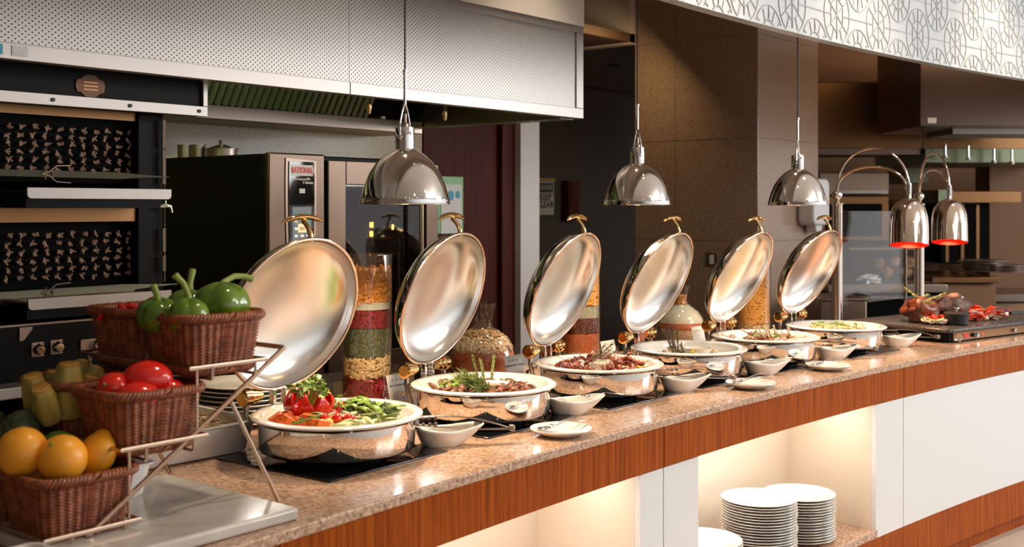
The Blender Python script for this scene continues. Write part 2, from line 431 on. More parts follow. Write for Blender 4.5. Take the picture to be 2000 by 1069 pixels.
prawn_m = M('grilled_prawn', (.42, .05, .015), .3, noise2=(70, [(.38, (.05, .012, .008)), (.5, (.30, .045, .012)), (.68, (.60, .17, .05))]), coat=.3)
fish_m = M('pale_fish', (.78, .62, .38), .4, noise2=(60, [(.35, (.52, .30, .12)), (.6, (.82, .70, .48))]))
lamb_m = M('roast_lamb', (.28, .09, .04), .35, noise2=(60, [(.35, (.10, .03, .015)), (.65, (.42, .16, .07))]), coat=.3)
bone_m = M('bone', (.66, .50, .36), .45)
chick_m = M('pale_chicken', (.70, .42, .20), .35, noise2=(50, [(.35, (.50, .22, .08)), (.65, (.82, .58, .34))]))
lemon_m = M('lemon_rind', (.85, .60, .06), .35)

def rr(a): return random.uniform(-a, a)
def scatter(i, protos, n, spots, z, dz, tilt, ch=None):
    """protos: [(object, label, group)], first proto of each kind is placed as itself"""
    used = set()
    for k in range(n):
        p, lab, grp = protos[k % len(protos)]
        sx, sy = spots(); loc = dl(i, sx, sy, z + random.uniform(0, dz))
        rot = (rr(tilt), rr(tilt), random.uniform(0, 2*PI))
        if id(p) not in used and 'placed' not in p:
            p.location = loc; p.rotation_euler = rot; used.add(id(p)); p['placed'] = 1
            tag(p, lab, None, grp)
        else: dup(p, loc, rot, lab, grp, scale=random.uniform(.85, 1.15))
def ring(r0, r1, a0, a1):
    def f():
        a = random.uniform(a0, a1); r = math.sqrt(random.uniform(r0*r0, r1*r1)); return r*cos(a), r*sin(a)
    return f
def proto(mb, name, m, cat, **k):
    o = mb.build(name, m, None, **k); o['category'] = cat; return o
def sprig(n=26, L=.10, seed=1, spread=.022, needle=.018, w=.0011):
    rnd = random.Random(seed); mb = MB(); b = rr(.02)
    pts = [(b * (q/8)**2, 0, L * q / 8) for q in range(9)]; mb.tube(pts, .0012, 5)
    for k in range(n):
        z = L * (.15 + .85 * k / n); a = k * 2.4; x0 = b * (z / L) ** 2
        e = Vector((x0 + cos(a) * needle * .42, sin(a) * needle * .42, z + needle * .95))
        mb.tube([(x0, 0, z), ((x0*.4 + e.x*.6), e.y*.6, z + needle*.45), e], [w, w*1.5, w*.3], 4)
    return mb

# dish 1: raw vegetables
P = [(proto(MB().prism([(-.018, -.014), (.020, -.010), (.014, .016), (-.012, .018)], -.010, .012), 'carrot_chunk', orange_m, 'carrot', bevel=.003), 'cut orange carrot chunk heaped in the vegetable chafing dish', 'carrot chunks')]
scatter(0, P, 24, ring(.07, .150, PI*.80, PI*1.18), .078, .020, .6)
P = [(proto(MB().tube([(-.045 + .09*q/8, .010*sin(PI*q/8), 0) for q in range(9)], [.0015] + [.0042]*7 + [.0015], 7), 'green_bean', bean_m, 'green bean'), 'long thin green bean lying on the raw vegetables', 'green beans')]
scatter(0, P, 26, ring(.03, .125, PI*.95, PI*1.65), .088, .018, .25)
P = [(proto(MB().ell((0,0,0), (.030, .009, .007), 14, 8), 'cucumber_stick', pale_m, 'cucumber'), 'pale green cut cucumber stick in the vegetable dish', 'cucumber sticks')]
scatter(0, P, 44, ring(.03, .140, PI*1.15, PI*1.80), .080, .018, .3)
P = [(proto(MB().cyl(.014, -.005, .005, 16), 'courgette_slice', onion_m, 'courgette', bevel=.002), 'whitish round vegetable slice among the cucumber sticks', 'pale vegetable slices')]
scatter(0, P, 16, ring(.03, .14, PI*.1, PI*.45), .082, .016, .9)
c0 = MB().ell((0,0,0), (.0125, .0125, .0120), 18, 12).build('cherry_tomato', tom_m, None); c0['category'] = 'cherry tomato'
MB().tube([(0,0,.011), (.002,0,.016)], .0012, 5).build('stem', bean_m, c0)
scatter(0, [(c0, 'small glossy red cherry tomato on the raw vegetables', 'red cherry tomatoes')], 9, ring(.05, .13, PI*1.12, PI*1.5), .094, .010, .5)
scatter(0, [(c0, 'small glossy red cherry tomato on the raw vegetables', 'red cherry tomatoes')], 4, ring(.05, .12, PI*.2, PI*.45), .096, .008, .5)
y0 = MB().ell((0,0,0), (.015, .013, .0125), 16, 10).build('yellow_tomato', yel_tom, None); y0['category'] = 'yellow tomato'
scatter(0, [(y0, 'small yellow tomato among the raw vegetables', 'yellow tomatoes')], 6, ring(.06, .13, PI*1.05, PI*1.4), .092, .008, .4)
b0 = MB().lump((0,0,.004), (.022, .020, .015), 3, .5, 3, 18, 12).build('broccoli_floret', broc_m, None); b0['category'] = 'broccoli'
MB().tube([(0,0,-.006), (.012,.004,-.018)], [.006, .005], 7).build('stalk', leaf_m, b0)
scatter(0, [(b0, 'dark green broccoli floret at the rim of the vegetable dish', 'broccoli florets')], 16, ring(.08, .145, -.85, .55), .086, .014, .5)
def leaf_mb(L=.05, w=.014, c=.012):
    return MB().grid(lambda u, v: Vector((L*(u-.5), w*sin(PI*u)**.8*(v*2-1), c*sin(PI*u) - .004*abs(v*2-1))), 10, 4)
P = [(proto(leaf_mb(.08, .012), 'green_leaf', leaf_m, 'leaf', solid=.0008), 'long glossy green leaf over the broccoli', 'long green leaves')]
scatter(0, P, 14, ring(.06, .14, -.9, .7), .098, .010, .35)
# carved tomato crown
t = thing('carved_tomato', 'large red tomato cut into a zigzag crown, filled with parsley', 'tomato', dl(0, -.035, .065, .068), .3)
n = 10; vs = []; fs = []
mb = MB()
def crown(u, v):
    a = 2*PI*u; zig = 1 - abs((u*8) % 1 * 2 - 1); z = v * (.040 + .036 * zig)
    r = .046 * (sin(.35 + z / .076 * 1.9)) * (1 + .03 * cos(8*a)) + .004
    return Vector((r*cos(a), r*sin(a), z))
mb.grid(crown, 96, 10, True); mb.build('cut_skin', tom_m, t, solid=.004)
MB().cyl(.020, .0, .004, 20).build('base', tom_m, t)
pm = MB(); rnd = random.Random(5)
for k in range(13):
    a = rnd.uniform(0, 2*PI); R1 = rnd.uniform(.01, .055); top = Vector((R1*cos(a), R1*sin(a), rnd.uniform(.068, .100)))
    if k < 4: a = -.6 + k*.3; top = Vector((.062*cos(a), .062*sin(a), .045 - .008*k))
    mid = Vector((top.x*.55, top.y*.55, max(top.z, .085))); pm.tube([(0,0,.03), mid, top], .0011, 5)
    for q in range(9):
        c = top + Vector((rnd.uniform(-.013,.013), rnd.uniform(-.013,.013), rnd.uniform(-.012,.010)))
        Mx = T(*c) @ Euler((rnd.uniform(-1,1), rnd.uniform(-1,1), rnd.uniform(0,6))).to_matrix().to_4x4()
        pm.prism([(0,-.001), (.006,-.006), (.009,-.002), (.014,-.003), (.012,.002), (.013,.006), (.006,.005), (0,.002)], -.0004, .0004, Mx)
solo(pm, 'parsley_sprig', leaf_m, 'leafy green parsley spilling out of the carved tomato', 'parsley', t.location, (0, 0, .3)).scale = (1.2, 1.2, 1.15)
t.scale = (1.22, 1.22, 1.12)
o = MB().grid(lambda u, v: Vector(((.030 + .10*u), -.020 - .085*sin(PI*u*.75) * (1) + .0, .068 + .030*v)), 16, 1).build('pan_divider', white_china, None, solid=.006)
o.location = dl(0, 0, 0, 0) ; o.rotation_euler = (0, 0, DR[0]); tag(o, 'low curved white porcelain divider inside the vegetable dish', 'divider')

# sauce bowls
def bowl(i, x, y, sauce, sl, lab, r=.045):
    t = thing('sauce_bowl', lab, 'bowl', dl(i, x, y, .067), 0, 'sauce bowls')
    k = r / .045
    MB().lathe([(0,0), (.028*k,0), (.031*k,.003), (.043*k,.030), (.045*k,.034), (.042*k,.034), (.038*k,.028), (.026*k,.008), (0,.007)], 40).build('bowl_shell', white_china, t)
    o = MB().lathe([(0,.027), (.037*k,.027), (.036*k,.024), (0,.020)], 32).build('sauce', sauce, None)
    o.location = t.location; tag(o, sl, 'sauce')
bowl(1, .015, -.02, sauce_m, 'brown gravy with chopped herbs in the bowl among the beef', 'white sauce bowl in the middle of the beef strips', .052)
bowl(2, .03, .00, cream_sauce, 'pale sauce in the bowl among the prawns', 'white sauce bowl encircled by grilled prawns', .056)
bowl(3, .01, -.03, cream_sauce, 'light cream sauce in the bowl beside the fish', 'white sauce bowl in the nearly empty fish dish', .054)
bowl(4, .00, .00, cream_sauce, 'pale sauce in the bowl behind the lamb chops', 'white sauce bowl among the lamb chops', .048)

# dish 2 beef
P = [(proto(MB().lump((0,0,0), (.021,.008,.006), 1, .5, 2.5), 'beef_strip', beef_m, 'beef'), 'small browned beef strip around the gravy bowl', 'beef strips'),
     (proto(MB().lump((0,0,0), (.017,.011,.004), 4, .5, 2.5), 'mushroom_slice', mush_m, 'mushroom'), 'thin brown mushroom slice mixed with the beef strips', 'mushroom slices'),
     (proto(MB().lump((0,0,0), (.015,.012,.007), 9, .5, 2.5), 'beef_chunk', beef_m, 'beef'), 'dark browned beef chunk around the gravy bowl', 'beef chunks')]
scatter(1, P, 150, ring(.058, .148, 0, 2*PI), .077, .016, .7)
P = [(proto(MB().lump((0,0,0), (.008,.006,.004), 2, .5, 2.5, 8, 6), 'chopped_herb', leaf_m, 'herb'), 'bright green chopped herb behind the gravy bowl', 'chopped herbs')]
scatter(1, P, 60, ring(.06, .125, PI*.25, PI*.75), .086, .012, 1)
for k in range(7):
    o = solo(sprig(46, .13, k, needle=.034, w=.0013), 'rosemary_sprig', rose_m, 'thick green rosemary sprig leaning over the beef strips', 'rosemary', dl(1, -.03 - rr(.01), -.045 + rr(.015), .082), (0, math.radians(-68 - rr(9)), rr(.35) + .1), 'rosemary bunch on the beef')
for k, (x, y) in enumerate(((.055, .045), (.075, .02), (.05, .03))):
    solo(sprig(26, .10 - .01*k, 20+k, needle=.010, w=.0022), 'thyme_sprig', rose_m, 'upright pale thyme sprig standing beside the gravy bowl', 'herb', dl(1, x, y, .08), (rr(.15), (-.35, .18, .05)[k], 0), 'upright herb sprigs in the beef')
# dish 3 prawns
def prawn():
    mb = MB(); m = 14; pts = []; rad = []
    for q in range(m + 1):
        a = -.4 + 3.3 * q / m; pts.append((.024*cos(a), .024*sin(a), .004*sin(q))); rad.append((.0095*(1 - .65*q/m)) * (1 + .10*(q % 2)))
    mb.tube(pts, rad, 9, flat=.9)
    mb.ell((.027, -.014, 0), (.010, .014, .009), 10, 7)
    for q in range(5): mb.tube([(.012*cos(q*.5), .012*sin(q*.5), 0), (.002, .004, -.006)], .0010, 4)
    for q in range(2): mb.tube([(.030, -.022, .002), (.045, -.04 - .01*q, .012), (.05 + .02*q, -.06, .016)], .0007, 4)
    for q in (-.5, 0, .5): mb.prism([(0, -.002), (.012, -.005), (.013, .004), (0, .002)], -.0006, .0006, T(-.0245, .006, 0) @ R(PI*1.2 + q, 'Z'))
    return mb
P = [(proto(prawn(), 'grilled_prawn', prawn_m, 'prawn'), 'curled reddish grilled prawn lying in the prawn dish', 'grilled prawns')]
scatter(2, P, 15, ring(.085, .140, PI*.80, PI*1.38), .080, .018, 1.0)
scatter(2, P, 10, ring(.085, .135, PI*1.38, PI*1.7), .074, .008, .4)
scatter(2, P, 12, ring(.085, .140, PI*1.7, PI*2.2), .080, .018, 1.0)
scatter(2, P, 9, ring(.07, .13, PI*.1, PI*.8), .082, .016, 1.0)
for k in range(5):
    solo(sprig(26, .11, 40+k, needle=.013), 'rosemary_sprig', dry_m, 'dry brown rosemary sprig lying across the prawns', 'rosemary', dl(2, .02 + rr(.05), .04 + rr(.02), .095), (rr(.3), math.radians(72 + rr(12)), rr(.9)), 'rosemary on the prawns')
solo(MB().cyl(.021, -.004, .004, 24), 'lemon_slice', lemon_m, 'round lemon slice beside the grilled prawns', 'lemon', dl(2, .115, -.085, .088), (.9, 0, .2), bevel=.001)
# dish 4 fish
P = [(proto(MB().lump((0,0,0), (.014,.010,.007), 6, .5, 2.5), 'fish_piece', fish_m, 'fish'), 'small pale fish piece next to the white sauce bowl', 'fish pieces')]
scatter(3, P, 16, ring(.07, .13, PI*1.0, PI*1.3), .074, .014, .7)
scatter(3, P, 12, ring(.07, .12, -.8, -.1), .074, .010, .7)
scatter(3, P, 8, ring(.06, .12, .6, 2.4), .074, .010, .7)
solo(MB().prism([(-.022, 0), (-.012, .013), (.012, .013), (.022, 0)], -.006, .006), 'lemon_wedge', lemon_m, 'yellow lemon wedge standing by the fish pieces', 'lemon', dl(3, -.055, -.045, .085), (1.2, .3, .3), bevel=.002)
for k in range(8):
    solo(sprig(20, .10, 60+k, needle=.010), 'rosemary_sprig', dry_m, 'dark rosemary twig in the upright bunch behind the sauce bowl', 'rosemary', dl(3, -.02 + rr(.012), .04 + rr(.01), .078), (rr(.3), -.25 + rr(.35), 0), 'rosemary bunch in the fish dish')
for k in range(4):
    solo(sprig(10, .05, 70+k, needle=.007, w=.002), 'herb_sprig', dry_m, 'small dark herb sprig over the fish pieces', 'herb', dl(3, -.09 + rr(.02), -.02 + rr(.02), .085), (rr(.3), -.7 + rr(.3), 0), 'herb sprigs on the fish')
# dish 5 lamb chops
l0 = MB().lump((0,0,0), (.022,.015,.009), 2, .4, 2).build('lamb_chop', lamb_m, None); l0['category'] = 'lamb chop'
MB().tube([(.012,0,0), (.035,.003,.006), (.062,.0,.014)], [.004,.0032,.0038], 7).build('bone', bone_m, l0)
scatter(4, [(l0, 'brown roast lamb chop lying flat in the dish', 'flat lamb chops')], 20, ring(.04, .135, 0, 2*PI), .078, .014, .35)
for k in range(9):
    a = k / 8
    dup(l0, dl(4, -.075 + .06*a + rr(.008), -.03 + rr(.03), .088), (rr(.3), -1.1 + .5*rr(1), 2.3 + rr(.5)), 'lamb chop leaning up with its bone in the air', 'leaning lamb chops')
for k in range(5):
    dup(l0, dl(4, .09 + rr(.03), -.03 + rr(.03), .088), (rr(.3), -.5 + .3*rr(1), -2.6 + rr(.3)), 'lamb chop leaning at the far side with a long bone', 'far leaning lamb chops')
P = [(proto(MB().lump((0,0,0), (.012,.006,.004), 2, .5, 2.5, 8, 6), 'chopped_herb', leaf_m, 'herb'), 'green herb leaf sprinkled over the lamb chops', 'herbs on the lamb')]
scatter(4, P, 22, ring(.0, .06, 0, 2*PI), .092, .02, 1)
# dish 6 chicken
P = [(proto(MB().lump((0,0,0), (.018,.011,.008), 8, .5, 2.5), 'chicken_piece', chick_m, 'chicken'), 'pale orange chicken piece heaped in the last chafing dish', 'chicken pieces'),
     (proto(MB().lump((0,0,0), (.014,.010,.006), 3, .5, 2.5), 'pasta_piece', fish_m, 'pasta'), 'pale pasta piece mixed with the chicken', 'pasta pieces')]
scatter(5, P, 70, ring(0, .115, 0, 2*PI), .078, .022, .8)
P = [(proto(MB().lump((0,0,0), (.010,.006,.004), 2, .5, 2.5, 8, 6), 'chopped_herb', leaf_m, 'herb'), 'green herb leaf sprinkled over the chicken pieces', 'herbs on the chicken')]
scatter(5, P, 22, ring(0, .09, 0, 2*PI), .100, .008, 1)
for ob in bpy.data.objects:
    if 'placed' in ob: del ob['placed']

# ------------------------------------------------------------------ spoon rests, tongs, saucers, cutlery
def rest_mb():
    def f(u, v, off=0):
        a = 2*PI*u; L, W = .068, .048
        ca, sa = cos(a), sin(a)
        px = math.copysign(abs(ca) ** .75, ca); py = math.copysign(abs(sa) ** .75, sa)
        r = v; base = .62
        k = base + (1 - base) * r
        z = .046 * r ** 1.3 * (1 - .28 * cos(a*2)*0) + .006 * sin(a*2 + .6) * r
        ext = .045 * max(0, ca) ** 6 * r
        return Vector((L * px * k + ext, W * py * k * (1 - .35 * max(0, px) * r), z + .006 * max(0, ca)**6 * r))
    mb = MB(); mb.grid(lambda u, v: f(u, v), 48, 8, True)
    n = len(mb.v); 
    mb.v.append((0, 0, 0.0)); mb.f += [(n, (i+1) % 48, i) for i in range(48)]
    return mb
rests = [((2.150, 2.000), 0), ((2.720, 2.010), 1), ((3.300, 1.975), 2), ((3.815, 1.930), 3), ((4.385, 1.905), 4), ((4.965, 1.850), 5)]
rl = ['holding slotted tongs, between vegetable and beef dishes', 'empty but for a spoon, between beef and prawn dishes', 'holding slotted tongs, between prawn and fish dishes',
      'empty but for a spoon, between fish and lamb dishes', 'holding steel tongs, between lamb and chicken dishes', 'holding steel tongs, beside the black carving slab']
r0 = None
for (xy, i) in rests:
    loc = (xy[0], xy[1], CT + .0012); rot = (0, 0, math.radians(-44)); lab = 'white boat shaped porcelain spoon rest ' + rl[i]
    if r0 is None: r0 = solo(rest_mb(), 'spoon_rest', white_china, lab, 'spoon rest', loc, rot, 'spoon rests beside the dishes', solid=.005)
    else: dup(r0, loc, rot, lab, 'spoon rests beside the dishes')
def tongs():
    t = thing('serving_tongs', 'x', 'tongs')
    for q, (dy, dz) in enumerate(((-.014, .0), (.014, .012))):
        mb = MB(); n = 16
        def P_(k): 
            a = k / n; x = -.12 + .26 * a
            return Vector((x, dy * (1 - a) ** .8, .016 * sin(a * PI) * (1 if q else -.3) + dz * (1 - a)))
        w = lambda a: .016 - .008 * min(1, a * 2.5) if a < .45 else .008 + .006 * (a - .45)
        vs = []; fs = []
        for k in range(n + 1):
            p = P_(k); ww = w(k / n)
            vs += [p + Vector((0, -ww, -.0008)), p + Vector((0, ww, -.0008)), p + Vector((0, ww, .0008)), p + Vector((0, -ww, .0008))]
        for k in range(n):
            for j in range(4): fs.append((4*k+j, 4*k+(j+1) % 4, 4*k+4+(j+1) % 4, 4*k+4+j))
        fs += [(3,2,1,0), tuple(4*n+j for j in range(4))]
        mb.add(vs, fs); arm = mb.build('tong_arm', steel, t)
        sm = MB()
        for j in range(4): sm.box(-.115 + .016*j, dy*.75 - .010, (dz*.95 if q else dz - .002), -.109 + .016*j, dy*.75 + .010, (dz*.95 if q else dz - .002) + .0035 + .002*j)
        sm.build('slot', steel_dark, arm)
    MB().box(.132, -.012, -.006, .146, .012, .010).build('joint', steel, t, bevel=.003)
    return t
tg0 = None
for i, (x, y) in {0: (2.165, 1.985), 2: (3.320, 1.955), 4: (4.405, 1.885), 5: (4.985, 1.830)}.items():
    loc = (x + .02, y - .02, CT + .050); rot = (0, math.radians(5), math.radians(-40)); lab = 'steel serving tongs lying across the spoon rest ' + rl[i].split(', ')[1]
    if tg0 is None: tg0 = tongs(); tg0.location = loc; tg0.rotation_euler = rot; tag(tg0, lab, None, 'serving tongs'); tgk = kids(tg0)
    else: dup(tg0, loc, rot, lab, 'serving tongs', ch=tgk)
def spoon(L=.17):
    mb = MB()
    mb.grid(lambda u, v: Vector((-L/2 + .024 + .026 * cos(2*PI*u) * v, .016 * sin(2*PI*u) * v, .007 * v * v - .007)), 20, 5, True)
    return mb, MB().tube([(-L/2 + .048, 0, 0), (-L/2 + .07, 0, .006), (0, 0, .010), (L/2, 0, .006)], [.003, .0022, .0028, .005], 8, flat=.35)
def put_spoon(loc, rot, lab, grp):
    t = thing('serving_spoon', lab, 'spoon', loc, 0, grp); t.rotation_euler = rot
    a, b = spoon(); a.build('bowl', chrome, t, solid=.0012); b.build('stem', chrome, t)
def put_fork(loc, rot, lab, grp):
    t = thing('serving_fork', lab, 'fork', loc, 0, grp); t.rotation_euler = rot; L = .17
    h = MB().box(-.053, -.010, -.0012, -.040, .010, .0012)
    for q in range(4): h.tube([(-.052, -.0085 + .0057*q, 0), (-.070, -.0085 + .0057*q, -.003), (-.088, -.0085 + .0057*q, .003)], [.0013, .0012, .0006], 5)
    h.build('tines', chrome, t); MB().tube([(-.042, 0, 0), (-.02, 0, .005), (.03, 0, .010), (.085, 0, .006)], [.0035, .0022, .0028, .005], 8, flat=.35).build('stem', chrome, t)
for (x, y), w in (((2.80, 1.93), 'between the beef and prawn dishes'), ((3.885, 1.86), 'between the fish and lamb dishes')):
    put_spoon((x, y, CT + .052), (0, math.radians(4), math.radians(-42)), 'steel spoon handle poking out of the spoon rest ' + w, 'spoons on spoon rests')
sau = [((2.455, 1.837), 'in front of the beef dish'), ((3.51, 1.815), 'in front of the fish dish'), ((4.09, 1.79), 'in front of the lamb dish')]
s0 = None
for k, ((x, y), w) in enumerate(sau):
    lab = 'small round white saucer with a spoon and fork ' + w
    if s0 is None: s0 = solo(MB().lathe([(0,.003),(.045,.003),(.050,0),(.056,.003),(.078,.013),(.085,.018),(.084,.0205),(.076,.0175),(.055,.009),(0,.008)], 48), 'saucer', white_china, lab, 'saucer', (x, y, CT + .001), group='saucers on the counter')
    else: dup(s0, (x, y, CT + .001), (0,0,0), lab, 'saucers on the counter')
    put_spoon((x + .015, y + .0, CT + .024), (0, math.radians(-2), math.radians(-28)), 'steel spoon lying on the saucer ' + w, 'spoons on saucers')
    put_fork((x + .035, y + .012, CT + .028), (0, math.radians(-3), math.radians(-14)), 'steel fork lying on the saucer ' + w, 'forks on saucers')

# ------------------------------------------------------------------ menu cards
def card(x, y, lines, rz, lab):
    t = thing('menu_card', lab, 'menu card', (x, y, CT + .001), rz, 'menu cards'); A = R(-.22, 'X')
    MB().box(-.045, -.0006, .012, .045, .0006, .112, A).build('card_sheet', paper, t)
    st = MB().tube([(-.03, -.006, .002), (-.03, -.012, .03), (.03, -.012, .03), (.03, -.006, .002)], .002, 6); st.tube([(-.03, -.006, .002), (-.03, .03, .002), (.03, .03, .002), (.03, -.006, .002)], .002, 6)
    st.build('wire_stand', chrome, t)
    sq = MB()
    for w0 in (-.026, -.008, .010):
        sq.tube([(w0 + .0022*q, -.0012, .094 + .0022*sin(q*2.1 + w0*90)) for q in range(6)], .0006, 4, M=A)
        sq.box(w0 + .004, -.0014, .1, w0 + .0055, -.0006, .1015, A)
    sq.tube([(-.012, -.0012, .052), (-.012, -.0012, .036)], .0006, 4, M=A); sq.tube([(.015, -.0012, .050), (.017, -.0012, .040), (.013, -.0012, .036)], .0006, 4, M=A)
    sq.build('script_line', ink, t)
    for k, ln in enumerate(lines):
        p = A @ Vector((0, -.0010, .078 - .012 * k)); text('title', ln, .0115, ink, t, p, (PI/2 - .22, 0, 0), .0002)
card(2.44, 2.43, ['Beef Tenderloin'], .05, 'white menu card in wire stand reading Beef Tenderloin')
card(3.0, 2.43, ['Grilled Jumbo Prawns'], .0, 'white menu card beside the round carafe reading Grilled Jumbo Prawns')
card(3.56, 2.42, [], -.02, 'white menu card at the left of the fish dish hinge')
card(4.22, 2.41, [], -.05, 'white menu card at the left of the lamb dish hinge')
# ------------------------------------------------------------------ glass jars with layered dry food
rice_m = M('white_rice', (.80, .76, .68), .6, bump=(400, .8, .003))
penne_m = M('orange_penne', (.85, .36, .07), .4)
pale_pasta = M('pale_pasta', (.78, .56, .28), .4)
redbean = M('red_chilli_pod', (.30, .008, .012), .25, coat=.4)
redlayer = M('red_lentil_layer', (.36, .02, .03), .6, noise2=(120, [(.4, (.12, .006, .01)), (.6, (.34, .02, .025))]), bump=(300, .8, .003))
herb_layer = M('green_herb_layer', (.16, .17, .07), .7, noise2=(140, [(.35, (.03, .04, .02)), (.65, (.17, .18, .09))]), bump=(250, .9, .004))
lentil = M('orange_lentils', (.60, .12, .03), .5, noise2=(330, [(.38, (.34, .05, .012)), (.58, (.75, .20, .06))], 2), bump=(420, .9, .002))
lima = M('beige_beans', (.85, .62, .42), .4, coat=.3)
tanbean = M('tan_beans', (.66, .42, .22), .4)
darkbean = M('dark_red_beans', (.13, .025, .015), .3, coat=.3)
chickpea = M('orange_corn', (.80, .38, .08), .4, coat=.2)
greenpea = M('grey_green_lentils', (.40, .40, .30), .6, noise2=(330, [(.4, (.24, .26, .2)), (.6, (.52, .50, .38))], 2), bump=(400, .9, .002))
pinkmix = M('pink_brown_mixed_beans', (.55, .3, .2), .5, noise2=(210, [(.36, (.16, .05, .03)), (.46, (.70, .50, .38)), (.6, (.78, .62, .50))], 3), bump=(300, .8, .003))
def interp(prof, z):
    for (r0, z0), (r1, z1) in zip(prof, prof[1:]):
        if z0 <= z <= z1 and z1 > z0: return r0 + (r1 - r0) * (z - z0) / (z1 - z0)
    return prof[-1][0] if z > prof[-1][1] else prof[0][0]
def jar(name, lab, x, y, prof, layers):
    """prof: outer profile (r, z); layers: (z0, z1, material, piece kind, label)"""
    t = thing(name, lab, 'jar', (x, y, CT + .001), 0, 'glass jars behind the dishes')
    out = [(0, 0)] + prof; inn = [(max(r - .003, 0), max(z, .008)) for r, z in prof]
    MB().lathe(out + list(reversed(inn)) + [(0, .008)], 56).build('glass_wall', clear, t)
    rnd = random.Random(len(lab))
    for z0, z1, m, kind, ll in layers:
        mb = MB(); steps = 10; wob = .006
        pr = [(max(.001, interp(prof, z0 + (z1 - z0)*q/steps) - (.0055 if not kind else .012)), z0 + (z1 - z0)*q/steps) for q in range(steps + 1)]
        mb.lathe([(0, z0)] + pr + [(0, z1 + (.004 if kind else .002))], 40, fn=None)
        if kind:
            area = 2*PI*interp(prof, (z0+z1)/2) * (z1 - z0)
            cnt = {'penne': 16000, 'shell': 13000, 'bean': 17000, 'corn': 26000, 'pod': 6500, 'small': 42000}[kind]
            for k in range(int(area * cnt)):
                a = rnd.uniform(0, 2*PI); z = rnd.uniform(z0 + .003, z1); r = interp(prof, z) - .0085
                Mx = T(r*cos(a), r*sin(a), z) @ R(a, 'Z') @ R(rnd.uniform(0, PI), 'X') @ R(rnd.uniform(-.3, .3), 'Z')
                if kind == 'penne': mb.tube([(0,-.014,0), (0,.014,0)], .0036, 6, M=Mx)
                elif kind == 'shell': mb.tube([(0, -.006, -.004), (0, -.007, .003), (0, 0, .007), (0, .007, .003), (0, .006, -.004)], [.002, .0035, .004, .0035, .002], 6, M=Mx)
                elif kind == 'bean': mb.ell((0,0,0), (.004, .0105, .0065), 8, 5, M=Mx)
                elif kind == 'corn': mb.ell((0,0,0), (.0045, .0075, .0055), 7, 4, M=Mx)
                elif kind == 'small': mb.ell((0,0,0), (.0035, .0050, .0042), 6, 4, M=Mx)
                elif kind == 'pod': mb.tube([(0,-.020,0), (0,0,.005), (0,.020,0)], [.002, .006, .001], 6, M=Mx)
        o = mb.build('dry_filling', m, None, smooth=60); o.location = t.location
        tag(o, ll, 'jar filling', 'layers of dry food in the jars', 'stuff')
CYLP = [(.076, 0), (.0775, .004), (.0775, .470), (.0765, .473)]
jar('glass_vase', 'tall straight glass cylinder with penne, red and green layers beside the first lid', 2.437, 2.58, CYLP,
    [(.008, .092, redbean, 'pod', 'red chilli pods at the bottom of the tall cylinder behind the vegetables'),
     (.094, .156, pale_pasta, 'shell', 'pale shell pasta above the red chilli pods'),
     (.158, .244, herb_layer, None, 'dry green herbs in the middle of the tall cylinder'),
     (.246, .302, redlayer, None, 'dark red layer under the white rice'),
     (.303, .326, rice_m, None, 'thin white rice layer under the orange penne'),
     (.328, .425, penne_m, 'penne', 'orange penne pasta at the top of the tall cylinder')])
BULB = [(.080, 0), (.096, .010), (.117, .045), (.121, .080), (.112, .115), (.090, .148), (.058, .172), (.038, .186), (.033, .200), (.036, .225), (.049, .272), (.049, .274)]
jar('glass_carafe', 'round bellied glass carafe with orange lentils under beige beans', 3.085, 2.66, BULB,
    [(.008, .100, lentil, None, 'orange lentils filling the lower half of the round carafe'),
     (.101, .150, lima, 'bean', 'large beige beans on the orange lentils'),
     (.151, .172, tanbean, 'corn', 'small tan beans under the neck of the carafe')])
jar('glass_vase', 'tall glass cylinder behind the third lid with orange and brown layers', 3.656, 2.637, CYLP,
    [(.008, .045, tanbean, 'corn', 'tan beans at the bottom of the cylinder behind the prawns'),
     (.046, .118, lentil, None, 'orange lentils in the cylinder behind the prawns'),
     (.120, .180, darkbean, 'small', 'dark red beans above the orange lentils'),
     (.181, .226, greenpea, None, 'grey green lentils above the dark beans'),
     (.227, .40, chickpea, 'corn', 'yellow corn at the top of the cylinder behind the prawns')])
jar('glass_carafe', 'round glass carafe with pink mixed beans and white rice behind the fish dish', 4.49, 2.676, [(r*.95, z*.95) for r, z in BULB],
    [(.008, .062, pinkmix, None, 'pink and brown mixed beans at the bottom of the second carafe'),
     (.063, .092, lentil, None, 'thin orange lentil band in the second carafe'),
     (.093, .172, rice_m, None, 'white rice under the neck of the second carafe'),
     (.174, .215, chickpea, 'small', 'orange grains in the neck of the second carafe')])
jar('glass_vase', 'tall glass cylinder of orange corn between the last two lids', 4.82, 2.475, CYLP,
    [(.008, .07, tanbean, 'corn', 'brown beans at the bottom of the corn cylinder'),
     (.072, .43, chickpea, 'corn', 'orange corn kernels filling the cylinder between the last two lids')])

